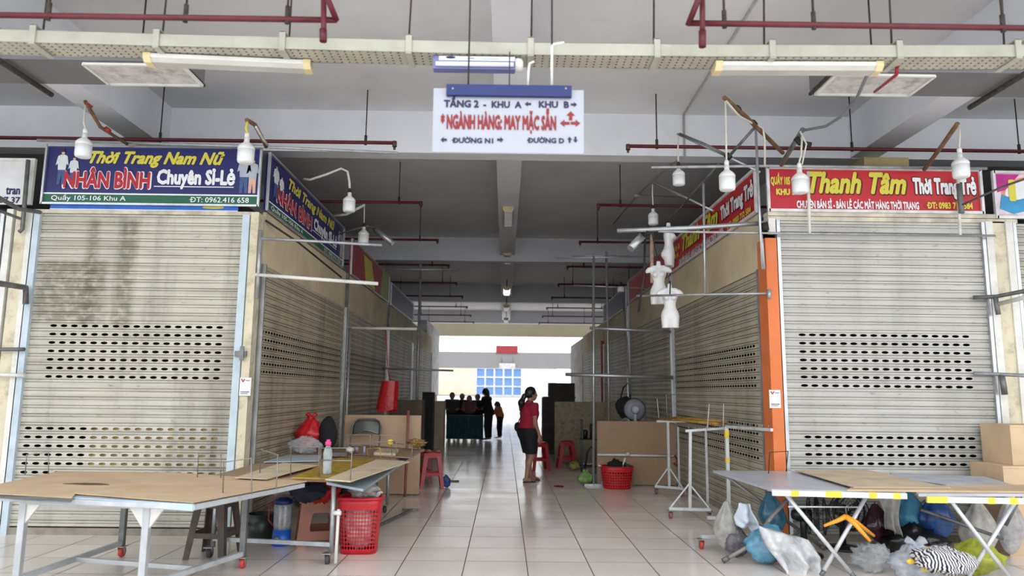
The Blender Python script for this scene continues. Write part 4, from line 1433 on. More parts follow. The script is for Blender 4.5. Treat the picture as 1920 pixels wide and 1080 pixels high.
# front rolling table
A_, B_ = oZ(277, 957, .64), oZ(46, 948, .64)
C_, D_ = oZ(213, 1046, 0), oZ(447, 1068, 0)
C_, D_ = V((C_.x+.05, C_.y+.02, 0)), V((D_.x+.02, D_.y+.02, 0))
t = thing('rolling_table', 'big cardboard-topped table on castors in front of the dirty cream shutter', 'table', ((A_.x+C_.x)/2, (A_.y+C_.y)/2, 0))
TP = [oZ(-70, 926, .72), oZ(365, 946, .72), oZ(572, 905, .72), oZ(100, 884, .72)]
obj('table_top', MB().slab([q-V((0, 0, .004)) for q in TP], .035), legm, t, bevel=.003)
e0_, e1_ = oZ(138, 938, .7), oZ(364, 951, .7)
obj('edge_trim', MB().bar(e0_-V((0, .012, 0)), e1_-V((0, .012, 0)), .016, .045), pblue, t, bevel=.002)
for q in (A_, B_, C_, D_):
    z0 = .1
    obj('leg', MB().box(q.x-.024, q.x+.024, q.y-.024, q.y+.024, z0, .682), legm if q in (A_, B_) else dullsteel, t, bevel=.003)
    caster(t, (q.x, q.y, z0))
fm = MB()
for a, b in ((A_, D_), (B_, C_)):
    fm.bar((a.x, a.y, .125), (b.x, b.y, .125), .04, .04)
a, b = (A_+D_)/2, (B_+C_)/2
fm.bar((a.x, a.y, .125), (b.x, b.y, .125), .035, .035)
obj('base_frame', fm, legm, t, bevel=.003)
fm = MB()
for a, b in ((A_, B_), (C_, D_), (A_, D_), (B_, C_)):
    fm.bar((a.x, a.y, .665), (b.x, b.y, .665), .035, .03)
obj('top_frame', fm, legm, t, bevel=.003)
for q, s in ((A_, 1), (A_, -1), (B_, 1)):
    obj('gusset', MB().prism([(0, 0), (.1*s, 0), (0, -.14)], (q.x+.024*s, q.y-.012, .66), (1, 0, 0), (0, 0, 1), (0, .024, 0)), white_pl, t)
sheet('big flat cardboard sheet with a small tear covering the front table', [(-70, 922), (135, 933), (142, 925), (362, 942), (576, 902), (330, 886), (110, 883)], .006, cardb, z=.73)
q = oZ(165, 907, .733)
single('torn_patch', MB().prism([(-.2, 0), (-.05, .05), (.1, .03), (.2, -.05), (.0, -.06)], (q.x, q.y, .7305), (1, 0, 0), (0, 1, 0), (0, 0, .004)), mat('torn_edge', (86, 74, 46), rough=.9), 'dark tear with yellow edges in the big cardboard sheet', 'tear')
sheet('narrow grey cardboard strip along the front edge of the big table', [(-70, 928), (60, 938), (132, 941), (140, 933)], .006, mat('grey_card', (120, 122, 124), rough=.8), z=.724)
sheet('thin cardboard piece bridging the gap between the two rolling tables', [(440, 895), (500, 898), (597, 872), (530, 867)], .006, cardb2, z=.75)

# long second table by the side shutter
t = thing('long_table', 'long low table along the side shutter with boards, wires and a water bottle', 'table', (-1.9, 8.1, 0))
Q = [V((-2.64, 6.62, .72)), V((-1.52, 6.6, .72)), V((-1.08, 10.05, .72)), V((-2.64, 10.1, .72))]
obj('table_top', MB().slab(Q, .03), pboard, t)
S = [oZ(612, 904, .70), oZ(681, 917, .665), oZ(786, 847, .70), oZ(764, 852, .712)]
obj('metal_flap', MB().slab(S, .022), mat('zinc_sheet', (156, 176, 188), rough=.4, metal=.3, var=.06, dirt=.15), t, bevel=.002)
c1, c2 = oZ(613, 1059, 0), oZ(721, 962, 0)
LG = [V((c1.x+.03, c1.y, 0)), V((c2.x+.03, c2.y, 0)), V((-2.6, 6.75, 0)), V((-2.6, 9.6, 0))]
for i, q in enumerate(LG):
    obj('leg', MB().tube([(q.x, q.y, .1), (q.x, q.y, .69)], .02, 10), galv, t)
    caster(t, (q.x-.03, q.y, .1), .045, wheel_k)
fm = MB()
fm.bar((LG[0].x, LG[0].y, .17), (LG[2].x, LG[2].y, .17), .035, .035).bar((LG[1].x, LG[1].y, .17), (LG[3].x, LG[3].y, .17), .03, .03).bar((LG[2].x, LG[2].y, .17), (LG[3].x, LG[3].y, .17), .03, .03)
obj('base_frame', fm, galv, t)
obj('folded_strut', MB().tube([(LG[0].x+.05, LG[0].y-.03, .02), (LG[0].x+.055, LG[0].y-.02, .47)], .014, 8).tube([(LG[0].x+.01, LG[0].y-.03, .44), (LG[0].x+.08, LG[0].y-.03, .44)], .02, 8), whitepipe, t)
q = oZ(772, 956, .03)
q2 = oZ(655, 1012, .03)
single('floor_rail', MB().bar((q.x, q.y, .03), (q2.x, q2.y, .03), .03, .03).bar((q.x-.12, q.y, .03), (q.x+.08, q.y, .03), .03, .03), dullsteel, 'grey steel bar lying on the floor beside the red laundry basket', 'bar')
sheet('yellow board lying under the water bottle', [(547, 895), (612, 897), (702, 861), (636, 858)], .01, yboard, 'board', 'board', .735)
sheet('tan board lying along the edge of the long table', [(610, 898), (657, 902), (768, 865), (706, 861)], .012, cardb2, 'board', 'board', .748)
sheet('brown board at the far end of the long table', [(654, 850), (774, 858), (784, 842), (682, 834)], .012, pboard, 'board', 'board', .737)
sheet('small cream board on top of the brown board by the wire frames', [(700, 848), (742, 850), (748, 842), (712, 840)], .03, cardb2, 'board', 'board', .768)
sheet('pale grey sheet at the shutter side of the long table', [(494, 866), (597, 864), (604, 853), (540, 852)], .008, mat('pale_grey_sheet', (178, 188, 196), rough=.5, var=.05), 'board', 'board', .738)


def wire(label, b1, b2, t1, t2, mid=None, z=.735, r=.005, m=wirem, yellow=()):
    p1, p2 = oZ(*b1, z), oZ(*b2, z)
    q1, q2 = oY(*t1, p1.y), oY(*t2, p2.y)
    q1.x, q2.x = p1.x+(q1.x-p1.x)*.8, p2.x+(q2.x-p2.x)*.8
    mb = MB().tube([p1, q1, q2, p2], r, 6)
    if mid:
        mb.tube([p1.lerp(q1, mid), p2.lerp(q2, mid)], r, 6)
    o_ = single('wire_divider', mb, m, label, 'wire frame', 'wire dividers on the tables')
    return o_


wire('wire divider standing at the shutter side of the big cardboard sheet, below the holes', (47, 890), (91, 889), (50, 853), (90, 848), z=.73)
wire('wire divider at the back of the big cardboard sheet near the pale blue rail', (370, 895), (414, 896), (372, 850), (413, 853), z=.73)
wire('double wire divider at the aisle corner of the big cardboard sheet', (418, 924), (472, 927), (419, 867), (470, 859), z=.73)
wire('tall wire divider over the gap between the two rolling tables', (487, 890), (518, 917), (490, 843), (521, 853))
wire('wire divider beside the clear plastic bag', (545, 893), (598, 894), (545, 837), (598, 838))
wire('wire divider in front of the pink-capped bottle', (601, 897), (657, 900), (601, 840), (661, 840), .6, z=.75)
wire('wire divider with a crossbar in front of the folded chair', (648, 858), (694, 858), (650, 815), (694, 815), .62, z=.75)
wire('wire divider beside the one in front of the folded chair', (700, 857), (742, 856), (700, 816), (743, 815), .68, z=.76)
wire('low wire divider with yellow tape at the far end of the long table', (735, 854), (771, 860), (733, 830), (775, 836), z=.76)
wire('short yellow wire hoop on the brown board', (690, 856), (714, 859), (688, 841), (712, 840), z=.745, m=mat('yellow_wire', (206, 164, 52), rough=.5))
q = oZ(733, 852, .78)
q = oY(732, 829, q.y)
single('yellow_tape', MB().lathe([(0, -.035), (.03, -.02), (.035, 0), (.03, .025), (0, .035)], q, 10), mat('yellow_tape', (236, 208, 70), rough=.5, var=.1), 'lump of yellow tape wrapped on the low wire divider', 'tape')

# bottle
q = oZ(613, 889, .737)
t = thing('water_bottle', 'clear water bottle with a pink cap on the yellow board', 'bottle', q)
obj('bottle_body', MB().lathe([(0, 0), (.038, 0), (.041, .02), (.038, .06), (.041, .1), (.039, .14), (.041, .18), (.036, .22), (.02, .255), (.016, .262)], q, 20), film_mat('bottle_plastic', (214, 222, 226), .35, .08), t)
obj('water', MB().lathe([(0, .004), (.035, .004), (.037, .02), (.035, .06), (.037, .1), (.036, .13), (0, .131)], q, 16), film_mat('water', (190, 204, 206), .35, .05), t)
obj('cap', MB().lathe([(.02, .258), (.028, .26), (.028, .29), (.018, .296), (.017, .312), (0, .313)], q, 16), mat('pink_cap', (236, 70, 150), rough=.4), t)


def blob(c, rx, ry, rz, seed, amp=.18, pinch=0., nu=36, nv=22, ridge=.06, flat=.0):
    """crumpled closed bag; c is the point it rests on"""
    c = V(c)
    off = V((seed*7.13, seed*3.7, seed*1.9))

    def fn(u, v):
        th, ph = 2*math.pi*u, math.pi*(1-v)
        d = V((math.sin(ph)*math.cos(th), math.sin(ph)*math.sin(th), math.cos(ph)))
        k = 1+amp*mnoise.noise(d*1.7+off)+amp*.5*mnoise.noise(d*4.1+off)
        k += ridge*abs(mnoise.noise(d*7+off))*2-ridge
        z = d.z
        if pinch and z > .1:
            s = 1-pinch*((z-.1)/.9)**.7
            s += .08*math.sin(th*7+seed)*(1-s)
            d = V((d.x*s*(1 if z < .8 else 1), d.y*s, z))
        zz = d.z*k
        if flat and zz < -1+flat:
            zz = -1+flat
        return c+V((d.x*k*rx, d.y*k*ry, (zz+1-flat*.5)*rz))
    mb = MB().grid(fn, nu, nv)
    lo = min(v.z for v in mb.v)
    for v in mb.v:
        v.z += c.z-lo
    return mb


def bag(label, px, yb, wpx, hpx, Y, m, seed, pinch=0., knot=False, cat='bag', name='plastic_bag', depth=.7, z=None, group=None, amp=.2, ridge=.08):
    """bag whose foot is at pixel (px, yb): on height z, else at depth Y"""
    c = oZ(px, yb, z) if z is not None else oY(px, yb, Y)
    k = c.y*1.03/FPX
    rx, rz = wpx*k/2, hpx*k/2
    t = thing(name, label, cat, c, group)
    obj('bag_body', blob(c, rx, rx*depth, rz, seed, amp, pinch, ridge=ridge), m, t)
    if knot:
        top = c+V((0, 0, rz*2*.93))
        mb = MB()
        for a in (-.5, .6, 2.4, 3.6):
            e = top+V((math.cos(a)*rx*.35, math.sin(a)*rx*.2, rz*.35))
            mb.tube([top-V((0, 0, rz*.1)), top+V((0, 0, rz*.1)), e], [rx*.06, rx*.07, rx*.12], 6)
        obj('tied_ends', mb, m, t)
    return t


bag('shiny red plastic bag standing on the long table by the side shutter', 581, 844, 56, 58, 0, redf, 3, .55, True, z=.74)
bag('black rounded bag behind the shiny red plastic bag', 613, 845, 34, 60, 0, blackc, 5, .1, z=.74, name='black_bag', amp=.05, ridge=.01)
bag('crumpled clear plastic bag lying on the long table', 571, 851, 62, 27, 0, clearf, 8, .2, z=.745, amp=.35, ridge=.2)
t0 = oZ(683, 852, .752)
single('tape_roll', MB().lathe([(.03, -.012), (.05, -.012), (.05, .012), (.03, .012), (.03, -.012)], t0+V((0, 0, .05)), 20, (1, .2, 0)), mat('tape_blue', (150, 160, 190), rough=.4), 'pale blue tape roll standing on the brown board', 'tape roll')
t0 = oZ(656, 850, .745)
t = thing('paper_cup', 'crumpled white paper next to the grey cup on the long table', 'paper', t0)
obj('crumpled_paper', blob(t0, .05, .04, .035, 12, .4, nu=18, nv=12), mat('white_paper', (226, 222, 218), rough=.8), t)
t0 = oZ(668, 849, .745)
single('cup', MB().lathe([(0, 0), (.024, 0), (.032, .07), (.028, .07), (.02, .006), (0, .006)], t0, 16), mat('mauve_cup', (150, 134, 140), rough=.5), 'small mauve cup standing on the long table', 'cup')
t0 = oZ(633, 855, .745)
single('folder', MB().obox(t0+V((0, .05, .02)), (.11, .0, 0), (.0, .07, 0), (0, 0, .02)), mat('grey_folder', (104, 100, 96), rough=.6), 'dark grey folder lying behind the wire dividers', 'folder')

# folded steel chair and tipped tabletop behind the long table
YT = 10.75
a, b = oY(646, 790, YT), oY(790, 779, YT)
t = thing('tipped_tabletop', 'tan tabletop tipped on its side behind the folded chair', 'tabletop', ((a.x+b.x)/2, YT, 0))
mx_ = (a.x*.72+b.x*.28)
obj('board', MB().box(a.x, b.x, YT, YT+.03, .02, b.z), mat('tan_laminate', (186, 158, 130), rough=.6, var=.05, scale=1.5, dirt=.2), t, bevel=.01)
obj('support', MB().box(a.x+.1, a.x+.16, YT+.03, YT+.5, 0, .06).box(b.x-.16, b.x-.1, YT+.03, YT+.5, 0, .06), dullsteel, t)
t = thing('folding_chair', 'folded grey steel chair leaning on the tipped tan tabletop', 'chair', (oY(681, 790, 10.3).x, 10.4, 0))
cx = t.location.x
hz = oY(681, 787, 10.35).z
hw = .205
y0, y1 = 10.22, 10.6
chm = mat('chair_grey_steel', (112, 116, 112), rough=.32, metal=.5, var=.06)


def cp(x, z):
    return V((cx+x, y0+(y1-y0)*z/hz, z))


obj('back_frame', MB().tube([cp(-hw-.03, 0.015), cp(-hw, hz*.7), cp(-hw, hz-.1), cp(-hw+.03, hz-.03), cp(-hw+.09, hz), cp(hw-.09, hz), cp(hw-.03, hz-.03), cp(hw, hz-.1), cp(hw, hz*.7), cp(hw+.03, .015)], .012, 8), chm, t)
obj('backrest', MB().grid(lambda u, v: cp((u-.5)*2*(hw-.008)*(1 if v < .6 else 1-.35*((v-.6)/.4)**2), hz-.20+.03*math.cos((u-.5)*5)+v*(.185-.03*math.cos((u-.5)*5)))+V((0, .02-.05*(1-(2*u-1)**2), 0)), 14, 8), chm, t, solid=.006)
obj('seat', MB().obox(cp(0, .52)+V((0, -.05, 0)), (.19, 0, 0), (0, .012, 0), (0, .05, .2)), mat('seat_vinyl', (60, 56, 54), rough=.5), t, bevel=.008)
for s in (-1, 1):
    obj('rear_leg', MB().tube([cp(s*.185, .02)+V((0, -.06, 0)), cp(s*.185, .7)+V((0, -.04, 0))], .011, 8), chm, t)
obj('stretcher', MB().tube([cp(-.185, .2)+V((0, -.055, 0)), cp(.185, .2)+V((0, -.055, 0))], .008, 8), chm, t)
q = oY(766, 770, 10.6)
single('broom_stick', MB().tube([(q.x, 10.5, .02), (q.x-.01, 10.66, q.z)], .02, 8), mat('dusty_pink_pole', (150, 92, 84), rough=.6), 'dusty pink stick leaning on the tipped tan tabletop', 'stick')

# hanging frame deeper on this side, with the red bag
q0, q1 = oY(651, 615, 12.1), oY(782, 617, 12.1)
t = thing('garment_frame', 'steel hanging frame sticking out from the pale pole beyond the long table', 'frame', (q0.x, 12.1, 0))
obj('post', MB().tube([(q0.x+.06, 12.05, 0), (q0.x+.06, 12.05, q0.z)], .022, 8), galv, t)
obj('arm', MB().tube([q0, q1], .024, 8), whitepipe, t)
q2, q3 = oY(700, 505, 15.5), oY(862, 506, 15.5)
obj_t = thing('garment_frame', 'blurred steel frame with a tall post, farther along than the red hanging bag', 'frame', (oY(783, 700, 15.5).x, 15.5, 0))
x_ = oY(783, 700, 15.5).x
obj('post', MB().tube([(x_, 15.5, 0), (x_, 15.5, q2.z+.15)], .03, 8), galv, obj_t)
obj('arm', MB().tube([q2, q3], .025, 8), galv, obj_t)
q4, q5 = oY(640, 690, 15.4), oY(850, 695, 15.4)
obj('arm', MB().tube([V((-2.6, 15.4, q4.z)), q5], .02, 8), galv, obj_t)
q = oY(727, 690, 12.4)
c = oY(722, 770, 12.4)
t = thing('hanging_bag', 'red plastic bag hanging from the steel frame arm', 'bag', c)


def rb(u, v):
    th = 2*math.pi*u
    w_ = .17*(1-.25*v)+.02*math.sin(th*5)
    return c+V((math.cos(th)*w_+.02+.05*v, math.sin(th)*.07, v*.5+.03*math.cos(th*2+1)*(1-v)))


obj('bag_body', MB().grid(rb, 28, 12), redf, t)
obj('bag_strap', MB().tube([c+V((.07, 0, .5)), V((q.x, 12.4, q.z)), V((q.x-.01, 12.13, q0.z-.02))], .008, 6), redf, t)
# dim goods behind the tipped tabletop
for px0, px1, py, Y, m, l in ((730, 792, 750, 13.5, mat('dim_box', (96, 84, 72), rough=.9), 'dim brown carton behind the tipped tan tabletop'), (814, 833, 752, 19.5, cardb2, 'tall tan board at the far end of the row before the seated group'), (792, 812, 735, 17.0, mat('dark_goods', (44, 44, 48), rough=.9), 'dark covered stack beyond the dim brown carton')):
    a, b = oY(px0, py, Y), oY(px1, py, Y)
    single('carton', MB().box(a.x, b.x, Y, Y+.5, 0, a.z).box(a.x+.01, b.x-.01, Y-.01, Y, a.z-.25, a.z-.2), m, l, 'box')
q = oZ(780, 842, .75)
single('straw_bundle', blob(q, .13, .1, .06, 31, .5, ridge=.3), mat('straw', (156, 128, 70), rough=.9, var=.3, scale=40), 'bundle of dry straw at the aisle end of the long table', 'bundle')


# plastic stools
def stool(label, p, h=.5, w_=.3, m=redpl, rot=.2, seatw=.26, group=None, fold=True):
    p = V(p)
    t = thing('plastic_stool', label, 'stool', p, group)
    ca, sa = math.cos(rot), math.sin(rot)
    P = lambda x, y, z: p+V((x*ca-y*sa, x*sa+y*ca, z))
    s, b = seatw/2, w_/2+.02
    mb = MB()
    n = 8
    ring = []
    for r_, z in ((s*.15, h-.006), (s*.9, h-.002), (s, h-.012), (s*1.02, h-.045), (s*.97, h-.045)):
        q = []
        for k in range(24):
            a = 2*math.pi*k/24
            cx_, cy_ = math.cos(a), math.sin(a)
            kk = (abs(cx_)**4+abs(cy_)**4)**-.25
            q.append(P(cx_*kk*r_, cy_*kk*r_, z))
        ring.append(q)
    vs = [v for q in ring for v in q]
    fs = [(i*24+k, i*24+(k+1) % 24, (i+1)*24+(k+1) % 24, (i+1)*24+k) for i in range(4) for k in range(24)]
    mb.add(vs, fs, True)
    obj('seat', mb, m, t, solid=.004)
    for i, j in ((-1, -1), (1, -1), (1, 1), (-1, 1)):
        mb = MB()
        top, bot = [], []
        for (dx, dy) in ((0, 0), (-.07, 0), (-.07, .012), (-.012, .012), (-.012, .07), (0, .07)):
            tx, ty = dx, dy
            top.append(P(i*(s+dx), j*(s-dy), h-.03))
            bot.append(P(i*(b+dx*.75), j*(b-dy*.75), 0))
        # L-shaped leg
        vs = top+bot
        fs = [tuple(range(6)), tuple(range(6, 12))[::-1]]+[(k, (k+1) % 6, 6+(k+1) % 6, 6+k) for k in range(6)]
        obj('leg', mb.add(vs, fs), m, t)
    for f, hh in ((.42, .045), (.93, .07)):
        mb = MB()
        r_ = s+(b-s)*(1-f)-.006
        z = h*f-.02
        for i, j in ((1, 0), (-1, 0), (0, 1), (0, -1)):
            c_ = P(i*r_, j*r_, z)
            ax = V((ca, sa, 0))*(r_ if j else .006)
            ay = V((-sa, ca, 0))*(r_ if i else .006)
            mb.obox(c_, ax, ay, (0, 0, hh/2))
        obj('stretcher' if f < .5 else 'apron', mb, m, t)
    return t


q = oZ(809, 914, 0)
redst = stool('red plastic stool at the aisle end of the long table', q, .56, .34, rot=.15)
q = oZ(790, 906, 0)
stool('red plastic stool half hidden behind another by the long table', (q.x, q.y+.1, 0), .53, .3, rot=.1)
def panel_stool(label, p, h, wt, wb, m, rot):
    p = V(p)
    t = thing('plastic_stool', label, 'stool', p)
    ca, sa = math.cos(rot), math.sin(rot)

    def P(x, y, z):
        return p+V((x*ca-y*sa, x*sa+y*ca, z))
    obj('seat', MB().obox(p+V((0, 0, h-.015)), V((ca, sa, 0))*wt/2, V((-sa, ca, 0))*wt/2, (0, 0, .015)), m, t, bevel=.012)
    for k in range(4):
        a = k*math.pi/2

        def S(u, z, d):
            r_ = wb/2+(wt/2-wb/2)*z/h-d
            x, y = u*(wb/2+(wt/2-wb/2)*z/h)/(wb/2), -r_
            return P(x*math.cos(a)-y*math.sin(a), x*math.sin(a)+y*math.cos(a), z)
        o_ = wb/2
        out = [(-o_, 0), (-o_*.62, 0), (-o_*.5, h*.12), (o_*.5, h*.12), (o_*.62, 0), (o_, 0), (o_, h-.03), (-o_, h-.03)]
        win = [(-o_*.45, h*.3), (o_*.45, h*.3), (o_*.5, h*.36), (o_*.42, h*.62), (o_*.34, h*.67), (-o_*.34, h*.67), (-o_*.42, h*.62), (-o_*.5, h*.36)]
        loops = [out, win]
        mb = MB()
        # quads between the outline and the window
        ring_o = [(-o_*.5, h*.12), (o_*.5, h*.12), (o_, h*.12), (o_, h*.62), (o_, h-.03), (-o_, h-.03), (-o_, h*.62), (-o_, h*.12)]
        vs = [S(u, z, 0) for u, z in ring_o]+[S(u, z, 0) for u, z in win]
        fs = [(i, (i+1) % 8, 8+(i+1) % 8, 8+i) for i in range(8)]
        mb.add(vs, fs)
        mb.add([S(*q, 0) for q in ((-o_, 0), (-o_*.62, 0), (-o_*.5, h*.12), (-o_, h*.12))], [(0, 1, 2, 3)])
        mb.add([S(*q, 0) for q in ((o_*.62, 0), (o_, 0), (o_, h*.12), (o_*.5, h*.12))], [(0, 1, 2, 3)])
        obj('side_panel', mb, m, t, solid=.008)
    return t


q = oZ(588, 1023, 0)
t = panel_stool('brown plastic stool with yellow tape under the long table', (q.x, q.y+.19, 0), .46, .36, .44, brownpl, .3)
for dx, z, r_ in ((-.1, .43, .03), (-.06, .37, .035), (.03, .42, .025)):
    obj('tape_patch', MB().obox(V((q.x+dx, q.y-.005, z)), (.05, .012, 0), (0, .006, 0), (0, 0, r_)), yboard, t)
q = oZ(392, 1047, 0)
stool('dark grey-brown stool under the big cardboard-topped table', (q.x, q.y+.1, 0), .53, .34, darkpl, rot=-.1, seatw=.27)

# things under the long table
q = oZ(488, 1010, 0)
single('pot', MB().lathe([(0, 0), (.12, 0), (.135, .1), (.14, .25), (.13, .25), (.12, .03), (0, .03)], q, 24), mat('dark_green_enamel', (46, 58, 54), rough=.35, var=.1), 'dark green round pot under the long table', 'pot')
q = oZ(527, 1022, 0)
t = thing('lantern', 'rechargeable lantern with blue lid and base under the long table', 'lantern', q)
bl_p = mat('blue_plastic', (30, 96, 200), rough=.35, var=.05)
obj('base', MB().lathe([(0, 0), (.085, 0), (.09, .03), (.085, .15), (0, .15)], q, 20), bl_p, t)
obj('globe', MB().lathe([(.078, .15), (.085, .2), (.085, .38), (.075, .4)], q, 20), film_mat('globe_plastic', (190, 198, 206), .4, .1), t)
obj('tube', MB().tube([q+V((-.025, 0, .15)), q+V((-.025, 0, .37))], .014, 8), mat('frosted_tube', (236, 238, 242)), t)
obj('tube', MB().tube([q+V((.025, 0, .15)), q+V((.025, 0, .37))], .014, 8), mat('frosted_tube', (236, 238, 242)), t)
obj('lid', MB().lathe([(.08, .39), (.095, .4), (.09, .43), (.04, .45), (0, .45)], q, 20), mat('navy_plastic', (28, 44, 110), rough=.4), t)
obj('dial', MB().lathe([(0, 0), (.03, 0), (.025, .012), (0, .012)], q+V((-.02, -.088, .07)), 14, (0, -1, 0)), dullsteel, t)
obj('handle', MB().tube([q+V((-.09, 0, .42)), q+V((-.13, -.02, .36)), q+V((-.13, -.02, .24)), q+V((-.088, 0, .18))], .008, 6), mat('dull_red_wire', (150, 50, 50)), t)
# cloths stuffed under the table top
c = oY(600, 945, 7.3)
t = thing('red_cloth', 'red cloth with a yellow patch bundled under the long table', 'cloth', c)
obj('cloth_body', blob(c, .2, .14, .12, 41, .25, ridge=.15), mat('red_fabric', (196, 26, 34), rough=.8, var=.2, scale=6), t)
obj('yellow_patch', blob(c+V((-.0, -.15, .12)), .05, .02, .03, 42, .4, nu=16, nv=10), ink_y, t)
c = oY(577, 944, 7.15)
single('dark_cloth', blob(c, .2, .14, .09, 43, .3, ridge=.15), mat('navy_fabric', (30, 32, 52), rough=.85, var=.2), 'dark navy cloth bundle beside the red cloth under the long table', 'cloth')
c = oY(640, 948, 7.6)
single('black_cloth', blob(c, .13, .12, .18, 44, .15), blackc, 'black cloth behind the red laundry basket', 'cloth')
c = oY(528, 935, 7.6)
single('white_cloth', blob(c, .16, .1, .07, 45, .3, ridge=.2), mat('pale_fabric', (176, 172, 170), rough=.85), 'crumpled pale cloth under the long table near the corner post', 'cloth')


def basket(label, p, h, rt, rb_, m_blocks, oval=.75, name='laundry_basket', rot=0., sq=4, col=(190, 26, 40), handles=True):
    p = V(p)
    t = thing(name, label, 'basket', p)
    m = hole_mat('basket_%d' % len(_mats), col, m_blocks, rough=.4, var=.05)
    n, nz = 48, 10
    vs, uvs, fs = [], [], []
    per = 2*math.pi*(rt+rb_)/2

    def pt(k, f):
        a = 2*math.pi*k/n
        r_ = rb_+(rt-rb_)*f
        cx_, cy_ = math.cos(a), math.sin(a)
        kk = (abs(cx_)**sq+abs(cy_)**sq)**(-1/sq)
        x, y = cx_*kk*r_, cy_*kk*r_*oval
        return V((x*math.cos(rot)-y*math.sin(rot), x*math.sin(rot)+y*math.cos(rot), f*h))
    for j in range(nz+1):
        for k in range(n+1):
            vs.append(pt(k, j/nz))
            uvs.append((per*k/n, h*j/nz))
    for j in range(nz):
        for k in range(n):
            fs.append((j*(n+1)+k, j*(n+1)+k+1, (j+1)*(n+1)+k+1, (j+1)*(n+1)+k))
    base = len(vs)
    me = bpy.data.meshes.new('basket_wall')
    me.from_pydata(vs, [], fs)
    ul = me.uv_layers.new(name='metres')
    for q in me.polygons:
        q.use_smooth = True
        for li in q.loop_indices:
            ul.data[li].uv = uvs[me.loops[li].vertex_index]
    me.materials.append(m)
    o_ = bpy.data.objects.new('basket_wall', me)
    COL.objects.link(o_)
    o_.parent = t
    md = o_.modifiers.new('solid', 'SOLIDIFY')
    md.thickness = .004
    pm_ = mat('basket_rim_%d' % len(_mats), col, rough=.4, var=.05)
    obj('rim', MB().tube([p+pt(k, 1) for k in range(n+1)], h*.022+.004, 8, caps=False), pm_, t)
    obj('base', MB().add([p+pt(k, .01) for k in range(n)], [tuple(range(n))]), pm_, t)
    return t


q = oZ(668, 1040, 0)
per = 2*math.pi*.17
bk = basket('tall red laundry basket with square holes beside the long table', (q.x, q.y+.13, 0), .5, .205, .165, [(0.01, .026, 40, .06, .036, 10, .0105, .015)], oval=.8, rot=.05)
single('laundry', blob((q.x, q.y+.13, .012), .15, .115, .24, 51, .1, ridge=.1), mat('mixed_laundry', (170, 130, 134), rough=.9, var=.4, scale=12, col2=(232, 224, 224)), 'mixed laundry filling the tall red basket', 'laundry')
c = V((q.x+.02, q.y+.16, .47))
single('grey_bag', blob(c, .16, .1, .09, 52, .3, .2, ridge=.2), greyf, 'grey plastic bag on top of the tall red laundry basket', 'bag')
c = oY(703, 946, q.y+.3)
single('paper_heap', blob(c, .08, .06, .07, 53, .4, ridge=.3), mat('white_paper', (226, 222, 218)), 'crumpled white paper with red print sticking up behind the tall red basket', 'paper')

# ================================================================== furniture and goods, red stall side
white_st = mat('white_painted_steel', (212, 216, 218), rough=.4, metal=.2, var=.06, scale=6, dirt=.3, dcol=(130, 124, 116), dscale=6)


def tstand(label, p1, p2, top, arm0, arm1, back=None):
    """display stand: floor pixels of the two castors, pixel of the post top, pixels of the arm ends"""
    a, b = oZ(*p1, 0), oZ(*p2, 0)
    mid = (a+b)/2
    T_ = oY(*top, mid.y)
    u = (b-a).normalized()
    t = thing('display_stand', label, 'stand', mid, 'rolling display stands')
    obj('base_bar', MB().bar((a.x-.02*u.x, a.y-.02*u.y, .12), (b.x+.02*u.x, b.y+.02*u.y, .12), .035, .035), white_st, t, bevel=.002)
    for q in (a, b):
        caster(t, (q.x, q.y, .1), .043, mat('pink_wheel', (150, 96, 100), rough=.5))
    obj('post', MB().bar((mid.x, mid.y, .12), (T_.x, mid.y, T_.z), .035, .035), white_st, t, bevel=.002)
    for q in (a, b):
        obj('brace', MB().bar((q.x, q.y, .14), (mid.x, mid.y, .42), .018, .018), white_st, t)
    e0, e1 = oY(*arm0, mid.y), oY(*arm1, mid.y)
    am = obj('arm', MB().bar(e0, e1, .03, .03), white_st, t, bevel=.002)
    n = max(3, int((e1-e0).length/.07))
    hk = MB()
    for i in range(n):
        q = e0.lerp(e1, (i+.5)/n)
        obj('hook', MB().tube([q+V((0, 0, .01)), q+V((0, 0, .05))], .004, 6), wirem, am)
    if back:
        dy, (bx, by) = back
        e = oY(bx, by, mid.y+dy)
        obj('rear_post', MB().bar((e.x, mid.y+dy, .05), e, .028, .028), white_st, t, bevel=.002)
        obj('side_bar', MB().bar((mid.x, mid.y, .3), (e.x, mid.y+dy, .1), .02, .02).bar((T_.x, mid.y, T_.z), e, .02, .02), white_st, t)
    return t


tstand('white rolling display stand in front of the dotted side shutter', (1258, 973), (1330, 975), (1294, 809), (1285, 808), (1358, 803), (.5, (1323, 800)))
tstand('white display stand behind the first one, beside the tipped board', (1231, 927), (1280, 932), (1252, 791), (1231, 790), (1294, 790), (.6, (1271, 800)))
a = oZ(1362, 960, 0)
T_ = oY(1362, 800, 8.4)
t = thing('display_stand', 'white post with a long hooked arm beside the grey trestle table', 'stand', (T_.x, 8.4, 0), 'rolling display stands')
obj('post', MB().box(T_.x-.018, T_.x+.018, 8.38, 8.42, 0, T_.z), white_st, t, bevel=.002)
obj('tape_wrap', MB().box(T_.x-.021, T_.x+.021, 8.377, 8.423, T_.z-.13, T_.z-.04), mat('yellow_tape', (236, 208, 70)), t)
obj('tape_wrap', MB().box(T_.x-.021, T_.x+.021, 8.377, 8.423, .73, .78), mat('yellow_tape', (236, 208, 70)), t)
e0, e1 = V((T_.x, 8.4, T_.z)), oY(1447, 806, 7.5)
am = obj('arm', MB().bar(e0, e1, .03, .03), white_st, t)
for i in range(8):
    q = e0.lerp(e1, (i+.5)/8)
    obj('hook', MB().tube([q+V((0, 0, .01)), q+V((0, 0, .05))], .004, 6), wirem, am)
